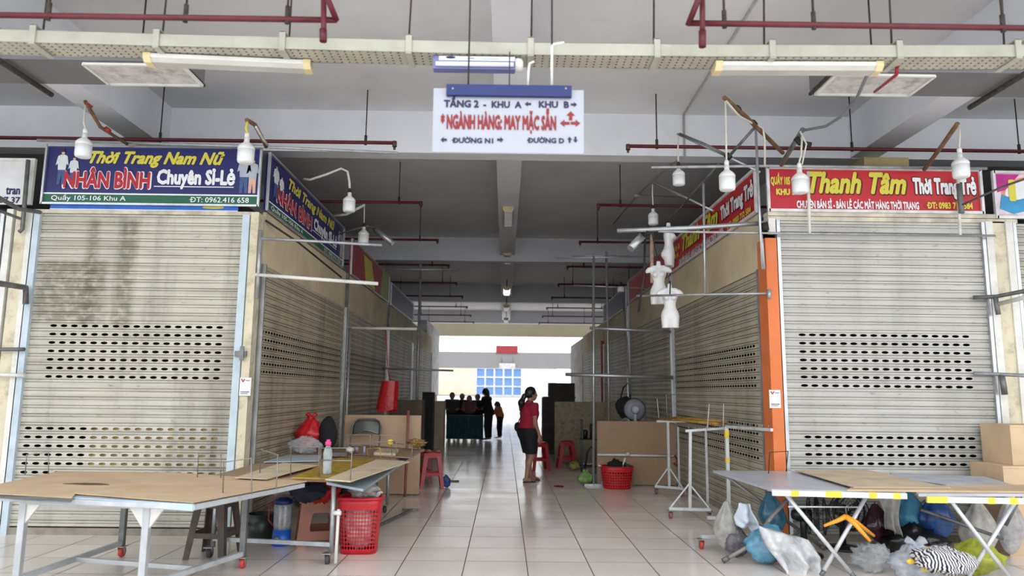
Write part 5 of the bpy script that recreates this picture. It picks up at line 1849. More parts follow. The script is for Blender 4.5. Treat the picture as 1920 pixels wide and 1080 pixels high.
obj('base_bar', MB().box(T_.x-.25, T_.x+.05, 8.38, 8.42, .1, .135).box(T_.x-.018, T_.x+.018, 8.2, 8.6, 0, .1), white_st, t)
q = oZ(1316, 1030, 0)
t = thing('display_stand', 'low white castor foot poking out by the grey hanging bags', 'stand', q, 'rolling display stands')
obj('base_bar', MB().bar((q.x, q.y, .12), (q.x+.5, q.y+.05, .12), .04, .035).bar((q.x+.22, q.y, .13), (q.x+.32, q.y, .2), .02, .02), white_st, t)
caster(t, (q.x, q.y, .1))
caster(t, (q.x+.5, q.y+.05, .1))
bam = mat('bamboo', (178, 136, 66), rough=.6, var=.2, scale=8)
for i, (a, b, r_) in enumerate((((1228, 786, 10.4), (1346, 795, 8.9), .02), ((1240, 784, 10.3), (1352, 790, 8.95), .018), ((1262, 783, 10.0), (1362, 791, 9.0), .018))):
    A2, B2 = oY(*a), oY(*b)
    single('bamboo_stick', MB().tube([A2, A2.lerp(B2, .5)+V((0, 0, .012)), B2], [r_*.6, r_*.9, r_], 8), bam, ('thick bamboo stick lying over the stands, its cut end showing', 'middle bamboo stick lying over the display stands', 'rear bamboo stick lying over the display stands')[i], 'stick', 'bamboo sticks on the stands')
for (a, b, Y, l) in (((1326, 806), (1330, 757), 8.92, 'thin white prong rising from the stand, nearer the bamboo cut end'), ((1356, 804), (1357, 757), 8.92, 'thin white prong rising beside the bamboo cut end'), ((1236, 792), (1232, 747), 11.05, 'thin prong rising from the rear stand')):
    pole('prong', l, 'prong', [(*a, Y), (*b, Y)], .006, white_st)
pole('prong', 'bent wire prong on the rear stand before the divider post', 'prong', [(1254, 793, 11.05), (1250, 768, 11.05), (1249, 740, 11.05), (1266, 740, 11.05)], .006, wirem)

# tipped particleboard table
YB = 12.12
a, b = oY(1119, 786, YB), oY(1266, 794, YB)
t = thing('tipped_table', 'particleboard table tipped on its side with a white rail across', 'table', ((a.x+b.x)/2, YB, 0))
zt = (a.z+b.z)/2
zm = oY(1190, 853, YB).z
obj('upper_board', MB().box(a.x, b.x, YB, YB+.025, zm+.012, zt), pboard, t, bevel=.003)
obj('lower_board', MB().box(a.x, b.x, YB, YB+.025, .015, zm-.012), pboard, t, bevel=.003)
obj('rail', MB().tube([(a.x, YB-.03, zm), (b.x-.02, YB-.03, zm-.01)], .02, 8), whitepipe, t)
obj('clamp', blob((a.x+.5, YB-.05, zm-.02), .04, .03, .03, 61, .3, nu=16, nv=10), mat('white_paper', (226, 222, 218)), t)
obj('red_handle', MB().tube([(b.x-.03, YB-.04, zm), (b.x+.01, YB-.06, zm-.06), (b.x, YB-.06, zm-.18), (b.x-.05, YB-.05, zm-.12)], .016, 8), mat('dark_red_plastic', (120, 30, 34), rough=.5), t)
for x in (a.x+.15, b.x-.15):
    obj('folded_leg', MB().box(x-.02, x+.02, YB+.03, YB+.5, .02, .06), dullsteel, t)
YS = 15.7
a, b = oY(1040, 753, YS), oY(1166, 756, YS)
single('spotted_board', MB().box(a.x, b.x, YS, YS+.04, .02, a.z), spot, 'stained spotted board standing upright behind the red stools', 'board', bevel=.01)
a, b = oY(1018, 745, 18), oY(1078, 745, 18)
single('dark_cabinet', MB().box(a.x, b.x, 18, 18.6, 0, a.z).box(oY(1030, 720, 18).x, b.x, 18.02, 18.6, a.z+.02, oY(1050, 718, 18).z).box(a.x, b.x+.02, 17.98, 18.0, a.z-.01, a.z+.02), mat('dark_cabinet', (62, 58, 56), rough=.8, var=.15), 'dark cabinet behind the woman and the spotted board', 'cabinet')
# grey wall fan seen from behind
YFN = 12.6
c = oY(1190, 768, YFN)
t = thing('pedestal_fan', 'grey fan turned away behind the tipped particleboard table', 'fan', (c.x, YFN, 0))
fg = mat('fan_grey', (134, 136, 150), rough=.45, var=.05)
obj('blade_guard', MB().lathe([(.0, .05), (.12, .05), (.165, .03), (.185, 0), (.19, -.03), (.185, -.03), (.16, -.01), (0, -.02)], c, 28, (0, -1, 0)), fg, t)
obj('guard_ring', MB().tube([c+V((.188*math.cos(i*math.pi/14), -.0, .188*math.sin(i*math.pi/14))) for i in range(29)], .008, 6, caps=False), mat('dark_ring', (50, 52, 58)), t)
obj('motor', MB().lathe([(.075, .03), (.075, .1), (.06, .15), (.03, .16), (0, .16)], c, 20, (0, -1, 0)), mat('fan_pale', (176, 178, 186), rough=.45), t)
obj('post', MB().tube([c+V((0, -.06, 0)), c+V((.0, -.06, -.15)), (c.x, YFN-.06, .05)], .028, 10), mat('fan_pale', (176, 178, 186)), t)
obj('base', MB().lathe([(0, 0), (.2, 0), (.2, .02), (.05, .06), (0, .06)], (c.x, YFN-.06, 0), 20), fg, t)
c = oY(1172, 785, 12.9)
t = thing('shoulder_bag', 'black bag hanging by its straps beside the grey fan', 'bag', c)
obj('bag_body', blob(c, .17, .1, .19, 63, .12), blackc, t)
q = oY(1180.5, 716, 12.94)
obj('strap', MB().tube([c+V((-.08, 0, .33)), c+V((-.02, .02, .55)), q, c+V((.09, .02, .5)), c+V((.1, 0, .33))], .012, 6), blackc, t)
pole('upright_tube', 'thin dark pole from the rails down to the black shoulder bag', 'pole', [(1168, 560, 12.9), (1176, 650, 12.9), (1189, 899, 12.95)], .018, dullsteel)

# hanging frames down the aisle
def frame(label, posts, arms, feet=()):
    pts = [oZ(*f, 0) for f in feet]
    c_ = pts[0] if pts else oY(*posts[0][0], posts[0][2])
    t = thing('garment_frame', label, 'frame', (c_.x, c_.y, 0))
    for a, b, Y in posts:
        obj('post', MB().tube([oY(*a, Y), oY(*b, Y)], .022, 8), alu, t)
    for a, b, Y, r_ in arms:
        obj('arm', MB().tube([oY(*a, Y), oY(*b, Y)], r_, 8), alu, t)
    return t


Yp = 12.03
q = oZ(1113, 910, 0)
fr = frame('tall steel hanging frame standing beside the tipped particleboard table', [((1113, 480), (1113, 910), Yp)], [((1043, 484), (1230, 481), Yp, .013), ((1106, 615), (1258, 622), Yp, .026), ((1060, 702), (1262, 708), Yp, .03)])
obj('foot', MB().box(q.x-.16, q.x+.15, 12.01, 12.05, .0, .035).box(q.x+.11, q.x+.15, 12.0, 12.06, 0, .08), galv, fr)
frame('thin steel frame just behind the tall hanging frame', [((1137, 472), (1144, 893), 13.2)], [((1075, 535), (1215, 541), 13.2, .013), ((1073, 480), (1180, 480), 13.2, .012)])
pole('reflector_lamp', 'grey tubular reflector lamp over the thick white rail', 'lamp', [(1207, 440, 8.0), (1182, 466, 7.9)], .046, alu, extra=[('black_bracket', [(1207, 440, 8.0), (1218, 431, 7.86)], .05, tape), ('hanging_strap', [(1210, 438, 8.0), (1207, 520, 8.0), (1197, 585, 8.0)], .012, tape)])
c = oY(1164, 548, 13.0)
t = thing('cup_lamp', 'small white cup lamp hanging deeper past the torsos', 'lamp', c)
obj('lamp_shade', MB().lathe([(.06, 0), (.065, .05), (.06, .1), (0, .11)], c, 16), bulb_h, t)
obj('stem', MB().tube([c+V((0, 0, .1)), c+V((0, 0, .18)), oY(1164, 538, 13.2)], .015, 6), tape, t)

# stools and floor goods
q = oZ(1062, 878, 0)
grp = 'red plastic stools by the spotted board'
stool('red plastic stool in front of the stained spotted board', q, .54, .34, rot=.1)
q = oZ(1076, 868, 0)
stool('red plastic stool half hidden beside the stained spotted board', (q.x, q.y+.2, 0), .54, .34, rot=.05)
q = oZ(1013, 884, 0)
stool('red plastic stool right behind the standing woman', (q.x, q.y+.25, 0), .54, .32, rot=.2)
t = thing('tool_rack', 'small dark rack with cups and tubes beside the spotted board', 'rack', oZ(1098, 884, 0)-V((0, .4, 0)))
l0 = t.location
for dx in (-.1, .14):
    for dy in (0, .25):
        obj('post', MB().tube([(l0.x+dx, l0.y+dy, 0), (l0.x+dx, l0.y+dy, 1.0)], .013, 6), dullsteel, t)
for z in (.12, .62):
    obj('shelf', MB().box(l0.x-.13, l0.x+.17, l0.y-.02, l0.y+.28, z, z+.02), mat('dark_shelf', (56, 54, 54), rough=.7), t)
for i, (dx, h) in enumerate(((.1, .26), (-.04, .14))):
    single('canister', MB().lathe([(0, 0), (.05, 0), (.05, h), (.03, h+.02), (0, h+.02)], (l0.x+dx, l0.y+.1, .642), 14), mat('black_plastic', (30, 32, 36), rough=.5), ('tall black canister on the small dark rack', 'short black canister on the small dark rack')[i], 'canister')
single('black_hose', MB().tube([(l0.x-.06, l0.y-.04, .1), (l0.x-.02, l0.y-.05, .4), (l0.x+.06, l0.y-.05, .5), (l0.x+.11, l0.y-.05, .4), (l0.x+.1, l0.y-.05, .03)], .02, 8), mat('black_plastic', (30, 32, 36)), 'bent black tube leaning on the small dark rack', 'tube')
q = oZ(1077, 882, 0)
single('cabbage', blob(q, .11, .1, .09, 71, .2, ridge=.12), mat('cabbage', (178, 176, 92), rough=.6, var=.25, scale=14), 'yellowish cabbage on the floor near the small dark rack', 'vegetable')
bag('bag of green vegetables on the floor by the frame foot', 1098, 910, 30, 24, 0, film_mat('green_veg_film', (130, 168, 96), .85), 72, .3, True, z=0)
q = oZ(1048, 913, 0)
single('red_scrap', blob(q, .09, .05, .012, 73, .4, nu=18, nv=10), mat('dark_red_plastic', (120, 30, 34)), 'dark red scrap lying on the aisle floor', 'scrap')
q = oZ(1002, 908, 0)
single('paper_scrap', MB().prism([(-.07, -.05), (.06, .02), (.08, .06), (-.04, .01)], (q.x, q.y, .002), (1, 0, 0), (0, 1, 0), (0, 0, .004)), mat('white_paper', (226, 222, 218)), 'white paper scrap on the floor by the woman\'s feet', 'scrap')
q = oZ(838, 915, 0)
bag('small blue plastic bag on the floor behind the red stool', 836, 914, 18, 22, 0, navyf, 74, .3, z=0)
q = oZ(845, 903, 0)
single('floor_tool', MB().tube([(q.x-.12, q.y, .012), (q.x+.14, q.y, .012)], .012, 6), dullsteel, 'short dark stick on the floor beside the red stool', 'stick')

q = oZ(1160, 918, 0)
bk = basket('low red basket with scattered holes before the tipped board', (q.x, q.y+.17, 0), .34, .265, .215, [(0.01, .04, 50, .05, .04, 6, .012, .011)], oval=.75, sq=2.3, name='basket')
c = V((q.x, q.y+.17, .2))
single('dark_cloth', blob(c, .17, .12, .12, 75, .3, ridge=.2), blackc, 'black cloth heaped in the low red basket', 'cloth')
single('grey_cloth', blob(c+V((.12, .03, .0)), .12, .1, .1, 76, .25, ridge=.2), mat('slate_fabric', (70, 82, 84), rough=.9), 'slate grey cloth in the low red basket', 'cloth')
for i, (p_, q_) in enumerate(((V((-.3, -.05, .16)), V((-.1, .02, .08))), (V((.05, -.05, .05)), V((.12, -.1, .28))))):
    single('white_stick', MB().tube([c+p_, c+q_], .012, 6), whitepipe, ('white stick poking out over the rim of the low red basket', 'white stick standing up in the low red basket')[i], 'stick')

# ------------------------------------------------------------------ front folding tables and the heap of bags
tap = mat('yellow_tape', (236, 208, 70))
whedge = mat('white_edge_trim', (214, 224, 232), rough=.45, var=.05)
greytop = mat('pale_grey_laminate', (186, 190, 200), rough=.35, var=.06, scale=3, dirt=.2, dscale=4)


def xtable(label, pts, edge, legs, extra=()):
    """folding table: top outline in pixels at z=.72, trim pixels, legs as (top px, second px, depth)"""
    P = [oZ(x, y, .72) for x, y in pts]
    c_ = sum(P, V())/len(P)
    t = thing('folding_table', label, 'table', (c_.x, c_.y, 0))
    obj('table_top', MB().slab(P, .022), greytop, t, bevel=.002)
    a, b = oZ(*edge[0], .715), oZ(*edge[1], .715)
    ed = obj('edge_trim', MB().bar(a-V((0, .015, .02)), b-V((0, .015, .02)), .02, .045), whedge, t, bevel=.002)
    for f0, f1 in edge[2]:
        p, q = a.lerp(b, f0), a.lerp(b, f1)
        obj('tape_band', MB().bar(p-V((0, .015, .02)), q-V((0, .015, .02)), .023, .049), tap, ed)
    for (p, q, Y, m) in legs:
        u, v = oY(*p, Y), oY(*q, Y)
        d = v-u
        v = u+d*((.012-u.z)/d.z)
        u = u+d*((.69-u.z)/d.z)
        lg = obj('leg', MB().tube([u, v], .017, 10), m, t)
        obj('foot_cap', MB().tube([v+(u-v).normalized()*.05, v], .02, 10), dullsteel, lg)
    for p, q, r_, m in extra:
        obj('cross_bar', MB().tube([oY(*p), oY(*q)], r_, 8), m, t)
    return t


legw = mat('white_leg', (212, 216, 220), rough=.35, metal=.3, var=.05, dirt=.2, dscale=6)
legg = mat('grey_leg', (136, 134, 130), rough=.45, metal=.3, var=.08, dirt=.3, dscale=6)
xtable('folding table with crossed white legs and a hanger, before the orange post', [(1336, 882), (1446, 917), (1698, 922), (1640, 884)], ((1446, 919), (1698, 925), ((.14, .2), (.4, .52), (.72, .78), (.9, .95))),
       [((1480, 935), (1602, 1082), 6.2, legw), ((1622, 935), (1538, 1082), 6.25, legw), ((1372, 900), (1520, 1010), 7.3, legg), ((1560, 945), (1470, 1020), 7.4, legg)],
       [((1478, 950, 6.2), (1614, 951, 6.25), .006, legw)])
f1 = oZ(1355, 1052, 0.02)
xtable('folding table with crossed white legs beside the cardboard boxes', [(1668, 886), (1722, 926), (1962, 926), (1846, 893)], ((1735, 931), (1962, 935), ((.0, .17), (.5, .56), (.68, .75))),
       [((1782, 938), (1892, 1082), 6.05, legw), ((1905, 938), (1815, 1082), 6.1, legw), ((1735, 940), (1650, 1008), 7.35, legg), ((1750, 940), (1850, 1010), 7.45, legg)],
       [((1725, 955, 6.7), (1880, 1010, 6.7), .016, dullsteel), ((1918, 920, 6.6), (1885, 985, 6.6), .018, dullsteel)])
t = thing('stand_foot', 'grey tube leg with a dark end cap lying low by the grey bags', 'stand', f1)
obj('tube', MB().tube([f1, oY(1408, 1022, f1.y+.0), oY(1450, 965, f1.y+.05), oY(1478, 935, f1.y+.05)], .02, 8), legg, t)
obj('end_cap', MB().tube([f1, f1+(oY(1408, 1022, f1.y)-f1).normalized()*.06], .024, 8), dullsteel, t)
sheet('tan cardboard sheet lying across both folding tables', [(1490, 881), (1600, 913), (1782, 914), (1622, 880)], .008, cardb2, z=.745)
sheet('brown cardboard sheet along the front of both folding tables', [(1588, 918), (1990, 922), (1990, 908), (1600, 911)], .014, cardb, z=.735)
sheet('marbled grey sheet on the folding table beside the boxes', [(1640, 888), (1775, 909), (1846, 910), (1836, 895)], .006, mat('marbled_grey', (184, 188, 200), rough=.5, var=.12, scale=5), 'board', 'board', .73)
wire('dark wire hoop on the folding table before the orange post', (1441, 888), (1474, 884), (1444, 848), (1479, 846), z=.725, m=rustrod)
for lab, (x0, x1, yt, yb, Y, d) in (('tall cardboard box at the edge beside the second folding table', (1893, 1985, 797, 890, 7.2, .45)), ('lower cardboard box under the tall one', (1880, 1985, 874, 1010, 7.1, .5))):
    a, b = oY(x0, yt, Y), oY(x1, yb, Y)
    b.z = max(0.0, b.z)
    z0 = 0.0 if 'lower' in lab else oY(1900, 874, 7.1).z
    single('cardboard_box', MB().box(a.x, b.x, Y, Y+d, z0, a.z).box(a.x-.003, a.x+.3, Y-.006, Y, a.z-.02, a.z), cardb, lab, 'box', 'cardboard boxes')

# orange hanger
q = oY(1588, 951, 6.22)
t = thing('clothes_hanger', 'orange plastic hanger hanging from the folding table bar', 'hanger', q)
hg = mat('hanger_orange', (240, 160, 40), rough=.4, var=.04)
hk = oY(1587, 965, 6.2)
obj('hook', MB().tube([q+V((.012, 0, -.03)), q+V((.012, 0, .004)), q+V((0, 0, .012)), q+V((-.012, 0, .004)), hk], .0035, 6), wirem, t)
e0, e1, e2 = oY(1545, 986, 6.2), oY(1632, 1015, 6.1), oY(1639, 1005, 6.28)
md_ = oY(1586, 968, 6.2)
obj('shoulder', MB().tube([md_, md_.lerp(e0, .35)+V((0, 0, -.005)), e0], [.022, .018, .011], 10), hg, t)
obj('shoulder', MB().tube([md_, md_.lerp(e1, .4)+V((0, 0, .012)), e1], [.022, .019, .012], 10), hg, t)
obj('shoulder', MB().tube([md_, md_.lerp(e2, .4)+V((.0, .02, .016)), e2], [.02, .018, .012], 10), hg, t)


# fans under the tables
def black_fan(label, px, py, Y, yaw, post):
    c = oY(px, py, Y)
    t = thing('pedestal_fan', label, 'fan', (c.x, c.y, 0))
    n = V((math.sin(yaw), -math.cos(yaw), 0))
    s = V((n.y, -n.x, 0))
    bk_ = mat('fan_black', (26, 26, 28), rough=.4, var=.05)
    R_ = .17
    ring = lambda r_, d: [c+n*d+(s*math.cos(i*math.pi/12)+V((0, 0, 1))*math.sin(i*math.pi/12))*r_ for i in range(25)]
    obj('guard_ring', MB().tube(ring(R_, .0), .012, 6, caps=False), bk_, t)
    obj('guard_ring', MB().tube(ring(R_*.98, .07), .006, 6, caps=False).tube(ring(R_*.98, -.07), .006, 6, caps=False).tube(ring(R_*.55, .1), .004, 6, caps=False), bk_, t)
    mb = MB()
    for i in range(20):
        d = s*math.cos(i*math.pi/10)+V((0, 0, 1))*math.sin(i*math.pi/10)
        mb.tube([c+n*.11+d*.03, c+n*.1+d*R_*.55, c+n*.05+d*R_, c-n*.05+d*R_, c-n*.09+d*.05], .0022, 4)
    obj('guard_wires', mb, bk_, t)
    for i in range(3):
        a = i*2*math.pi/3+.4
        d = s*math.cos(a)+V((0, 0, 1))*math.sin(a)
        e = n.cross(d)
        obj('blade', MB().grid(lambda u, v: c+d*(.03+u*.115)+e*((v-.5)*(.05+.06*u))+n*((v-.5)*.04), 6, 5), mat('fan_blade', (60, 62, 68), rough=.3), t, solid=.003)
    obj('motor', MB().lathe([(0, -.02), (.05, -.02), (.06, .0), (.06, .12), (.04, .16), (0, .17)], c-n*.06, 16, -n), bk_, t)
    obj('post', MB().tube([c-n*.12, c-n*.12-V((0, 0, .1)), (c.x-n.x*.12, c.y-n.y*.12, .03)], .03, 10), bk_, t)
    obj('base', MB().lathe([(0, 0), (.17, 0), (.16, .025), (.04, .05), (0, .05)], (c.x-n.x*.12, c.y-n.y*.12, 0), 20), bk_, t)


black_fan('black fan turned sideways under the first folding table', 1531, 968, 7.0, R(62), 0)
black_fan('black fan facing out under the first folding table beside the other fan', 1592, 960, 7.25, R(10), 0)


def drape(label, pts, Y, m, folds=4, amp=.025, name='hanging_sheet', cat='sheet', bulge=.0, nu=26, nv=18, seed=1, dy=(0, 0)):
    """hanging film or cloth; pixel corners tl, tr, br, bl at depth Y"""
    P = [oY(*q, Y+(dy[0] if i < 2 else dy[1])) for i, q in enumerate(pts)]

    def fn(u, v):
        a = P[0].lerp(P[1], u)
        b = P[3].lerp(P[2], u)
        q = a.lerp(b, v)
        k = amp*(.4+v)
        return q+V((k*.4*math.sin(v*6+seed+u*3), k*math.sin(u*folds*2*math.pi+seed+v*2)+k*mnoise.noise(V((u*4, v*4, seed)))-bulge*math.sin(v*math.pi)*math.sin(u*math.pi), .5*k*mnoise.noise(V((u*5, v*3, seed+9)))))
    return single(name, MB().grid(fn, nu, nv), m, label, cat, solid=.003)


def hung_bag(label, top, bot, wpx, Y, m, seed, fill=.55, strap=True):
    """carrier bag hanging by its handles; pixel of the hook and of the lowest point"""
    a, b = oY(*top, Y), oY(*bot, Y)
    k = Y*1.03/FPX
    r_ = wpx*k/2
    h = (a-b).length
    t = thing('carrier_bag', label, 'bag', b)

    def fn(u, v):
        th = 2*math.pi*u
        f = math.sin(min(1, v*1.15+.02)*math.pi*.5)**.55*(1-.86*max(0, v-.42)/.58) if v > .0 else .05
        rr = r_*max(.04, f)*(1+.12*math.sin(th*6+seed)*(v)+.12*mnoise.noise(V((math.cos(th)*1.5, math.sin(th)*1.5, v*3+seed))))
        q = b.lerp(a, v)
        return q+V((math.cos(th)*rr, math.sin(th)*rr*.6, 0))
    obj('bag_body', MB().grid(fn, 32, 20), m, t)
    if strap:
        obj('handle', MB().tube([a-V((.01, 0, .03)), a+V((0, 0, .02)), a+V((.012, 0, -.03))], .006, 6), m, t)
    return t


drape('folded pale blue-white sheet hanging at the corner of the first folding table', [(1385, 943), (1408, 945), (1425, 1002), (1378, 985)], 6.9, mat('pale_sheet', (206, 216, 228), rough=.5, var=.04), 1.2, .03, bulge=.06)
hung_bag('dull grey carrier bag hanging beside the low castor foot', (1362, 940), (1362, 1030), 56, 7.0, greyf, 2)
bag('clear bag with dark goods at the foot of the grey carrier bag', 1382, 1045, 48, 52, 6.8, film_mat('smoky_film', (112, 108, 116), .7), 81, .35, True, z=.0)
hung_bag('teal carrier bag hanging before the orange post', (1443, 922), (1452, 1004), 60, 7.2, film_mat('teal_film', (70, 130, 156), .85), 4)
bag('light blue plastic bag on the floor behind the big white bag', 1442, 1058, 84, 66, 0, film_mat('pale_blue_film', (110, 170, 200), .8), 83, .3, z=0)
drape('big crumpled white film bag spilling over the floor under the first folding table', [(1422, 985), (1515, 1012), (1548, 1090), (1462, 1080)], 6.5, film_mat('white_film', (224, 226, 228), .82, .3), 2.2, .07, name='film_bag', cat='bag', bulge=.14, seed=3)
hung_bag('cream bag hanging behind the white crossed legs', (1655, 935), (1640, 985), 30, 7.3, film_mat('cream_film', (214, 206, 190), .85), 5)
drape('grey film sheet hanging between the two folding tables', [(1642, 926), (1690, 928), (1686, 1008), (1668, 990)], 6.8, greyf, 1.5, .03, seed=5)
hung_bag('dark bag with red and blue print hanging behind the orange hanger', (1640, 945), (1655, 1020), 66, 7.15, film_mat('dark_print_film', (70, 36, 48), .95), 6)
hung_bag('bright blue carrier bag hanging between the folding tables', (1702, 918), (1708, 1012), 76, 7.0, bluef, 7)
hung_bag('deep blue carrier bag hanging under the second folding table', (1752, 922), (1760, 1015), 76, 6.9, navyf, 8)
hung_bag('cream film bag hanging from a string beside the crossed white legs', (1832, 940), (1838, 1044), 84, 7.0, film_mat('pale_film', (206, 204, 196), .6), 9)
hung_bag('smoky white bag hanging by the cardboard boxes', (1893, 930), (1896, 1040), 60, 7.0, film_mat('milky_film', (190, 190, 192), .6), 10)
bag('black rubbish bag slumped under the second folding table', 1716, 1052, 108, 62, 0, blackf, 91, .35, z=0, amp=.3, ridge=.15, group=None)
bag('crumpled clear plastic wrap on the floor before the black fans', 1640, 1072, 84, 46, 0, clearf, 92, .1, z=0, amp=.35, ridge=.25)
bag('grey padded pouch on top of the black rubbish bag', 1765, 1002, 24, 16, 6.9, mat('pouch_grey', (170, 166, 158), rough=.8), 93, .2)
t = bag('tied clear bag with yellow flowers printed on it, under the second table', 1722, 1098, 104, 70, 0, film_mat('hazy_film', (200, 206, 216), .6), 94, .45, True, z=0, amp=.22, ridge=.15)
c0_ = t.location
for i, (px, py) in enumerate(((1722, 1048), (1708, 1058), (1735, 1072), (1762, 1078), (1742, 1035))):
    q = oY(px, py, c0_.y-.2)
    obj('flower_print', blob(q, .035, .014, .02, 110+i, .4, nu=14, nv=8), mat('flower_yellow', (240, 204, 70), rough=.5), t)
bag('yellow-green plastic bag beside the striped cloth', 1836, 1080, 92, 58, 0, greenf, 95, .3, z=0)


def striped():
    m = mat('striped_fabric', (20, 22, 52), rough=.85, var=.02)
    nt = m.node_tree
    N, L = nt.nodes, nt.links
    b = N['Principled BSDF']
    tc = N.new('ShaderNodeTexCoord')
    wv = N.new('ShaderNodeTexWave')
    wv.wave_type = 'BANDS'
    wv.bands_direction = 'X'
    wv.inputs['Scale'].default_value = 15
    wv.inputs['Distortion'].default_value = 5
    wv.inputs['Detail'].default_value = 1
    wv.inputs['Detail Scale'].default_value = .6
    L.new(tc.outputs['Object'], wv.inputs['Vector'])
    gt = N.new('ShaderNodeMath')
    gt.operation = 'GREATER_THAN'
    gt.inputs[1].default_value = .5
    L.new(wv.outputs['Fac'], gt.inputs[0])
    mx = N.new('ShaderNodeMix')
    mx.data_type = 'RGBA'
    L.new(gt.outputs[0], mx.inputs['Factor'])
    mx.inputs['A'].default_value = lin((20, 22, 50))
    mx.inputs['B'].default_value = lin((228, 226, 224))
    L.new(mx.outputs['Result'], b.inputs['Base Color'])
    return m


c = oZ(1772, 1080, .14)
single('striped_cloth', blob(c, .23, .2, .1, 97, .22, ridge=.1), striped(), 'black and white striped cloth bunched on the heap of bags', 'cloth')

# ================================================================== people and torsos
skin = mat('skin', (168, 124, 104), rough=.55, var=.06, scale=8)
hairm = mat('black_hair', (26, 24, 26), rough=.4, var=.25, scale=50, stretch=(1, 1, .15))
polo = mat('maroon_polo', (158, 26, 52), rough=.85, var=.06, scale=10, bump=.15, bscale=200)
shortm = mat('black_shorts', (16, 18, 24), rough=.8, var=.1)
torso_m = mat('white_mannequin', (226, 226, 228), rough=.3, var=.03, spec=.5)


def woman():
    p0 = oZ(986, 905, 0)
    base = V((p0.x+.05, p0.y+.14, 0))
    fa = R(30)
    Fw = V((math.cos(fa), math.sin(fa), 0))
    Sd = V((Fw.y, -Fw.x, 0))
    S_ = 1.0

    def W(f, s, z):
        return tuple(base+Fw*f*S_+Sd*s*S_+V((0, 0, z*S_)))
    Mx = np.array([[Fw.x, Sd.x, 0], [Fw.y, Sd.y, 0], [0, 0, 1]])
    J = dict(hip_r=W(-.02, .09, .82), knee_r=W(-.01, .095, .43), ank_r=W(-.1, .09, .075), hip_l=W(-.02, -.09, .82), knee_l=W(.06, -.09, .44), ank_l=W(.1, -.085, .07),
             sh_r=W(.0, .165, 1.27), el_r=W(-.01, .215, .99), wr_r=W(.09, .2, .77), sh_l=W(.0, -.165, 1.27), el_l=W(.0, -.215, 1.0), wr_l=W(.1, -.18, .79))

    def torso(P, e=0.):
        ds = [sd_ell(P, W(-.03, 0, .84), (.15+e, .195+e, .16+e), Mx), sd_ell(P, W(-.005, 0, 1.0), (.125+e, .16+e, .16+e), Mx), sd_ell(P, W(.0, 0, 1.17), (.125+e, .17+e, .15+e), Mx),
              sd_cap(P, J['sh_l'], J['sh_r'], .052+e, .052+e), sd_ell(P, W(.075, 0, 1.14), (.06+e, .12+e, .07+e), Mx)]
        return sunion(ds, .07)

    def arm(P, s, e=0., lower=True):
        ds = [sd_cap(P, J['sh_'+s], J['el_'+s], .048+e, .037+e)]
        if lower:
            ds.append(sd_cap(P, J['el_'+s], J['wr_'+s], .036+e, .024+e))
        return sunion(ds, .03)

    def leg(P, s, e=0.):
        k, a = np.array(J['knee_'+s]), np.array(J['ank_'+s])
        ca = k*.68+a*.32+np.array(Fw)*-.02
        return sunion([sd_cap(P, J['hip_'+s], J['knee_'+s], .088+e, .055+e), sd_cap(P, J['knee_'+s], tuple(ca), .05+e, .052+e), sd_cap(P, tuple(ca), J['ank_'+s], .05+e, .032+e)], .03)

    def foot(P, s):
        a = np.array(J['ank_'+s])
        f = np.array(Fw)
        return sunion([sd_cap(P, a-f*.035-np.array((0, 0, .03)), a+f*.06-np.array((0, 0, .03)), .032, .03), sd_cap(P, a+f*.06-np.array((0, 0, .032)), a+f*.15-np.array((0, 0, .045)), .032, .02)], .03)

    def hand(P, s):
        w_ = np.array(J['wr_'+s])
        e = np.array(J['el_'+s])
        d = (w_-e)/np.linalg.norm(w_-e)
        d = d*.75+np.array((0, 0, -1))*.5
        d /= np.linalg.norm(d)
        f = np.array(Fw)
        n = np.cross(d, np.array(Sd))
        n /= np.linalg.norm(n)
        pe = w_+d*.075
        ds = [sd_cap(P, w_, w_+d*.02, .024, .026), sd_cap(P, w_+d*.02+n*.018, pe+n*.026, .016, .012), sd_cap(P, w_+d*.02-n*.012, pe-n*.026, .016, .012), sd_cap(P, w_+d*.02, pe, .016, .013)]
        pal = sunion(ds, .015)
        fg = []
        inw = -np.array(Sd)*(1 if s == 'r' else -1)
        for i, (o_, L_) in enumerate(((.03, .06), (.01, .07), (-.01, .066), (-.029, .052))):
            b0 = pe+n*o_
            b1 = b0+d*L_*.5+inw*.008
            b2 = b1+d*L_*.42+inw*.022
            fg += [sd_cap(P, b0-d*.01, b1, .0085, .008), sd_cap(P, b1, b2, .008, .0065)]
        t0 = w_+d*.025+n*.022
        t1 = t0+d*.035+n*.024+inw*.008
        fg += [sd_cap(P, t0, t1, .011, .009), sd_cap(P, t1, t1+d*.03+n*.004, .009, .007)]
        fgr = fg[0]
        for q in fg[1:]:
            fgr = np.minimum(fgr, q)
        return smin(pal, fgr, .006)
    hc = W(.05, 0, 1.465)

    def head(P):
        ds = [sd_ell(P, hc, (.092, .076, .112), Mx), sd_ell(P, W(.085, 0, 1.425), (.055, .055, .07), Mx)]
        d = sunion(ds, .03)
        d = smin(d, sd_cap(P, W(.13, 0, 1.47), W(.158, 0, 1.445), .009, .014), .014)       # nose
        d = smin(d, sd_ell(P, W(.136, 0, 1.408), (.012, .024, .011), Mx), .01)             # lips
        for s in (1, -1):
            d = smin(d, sd_ell(P, W(.03, s*.077, 1.455), (.02, .01, .03), Mx), .006)       # ears
            d = np.maximum(d, -sd_ell(P, W(.148, s*.032, 1.472), (.016, .016, .01), Mx))   # eye hollows
            d = np.minimum(d, sd_ell(P, W(.122, s*.032, 1.472), (.014, .014, .012), Mx))
        return d

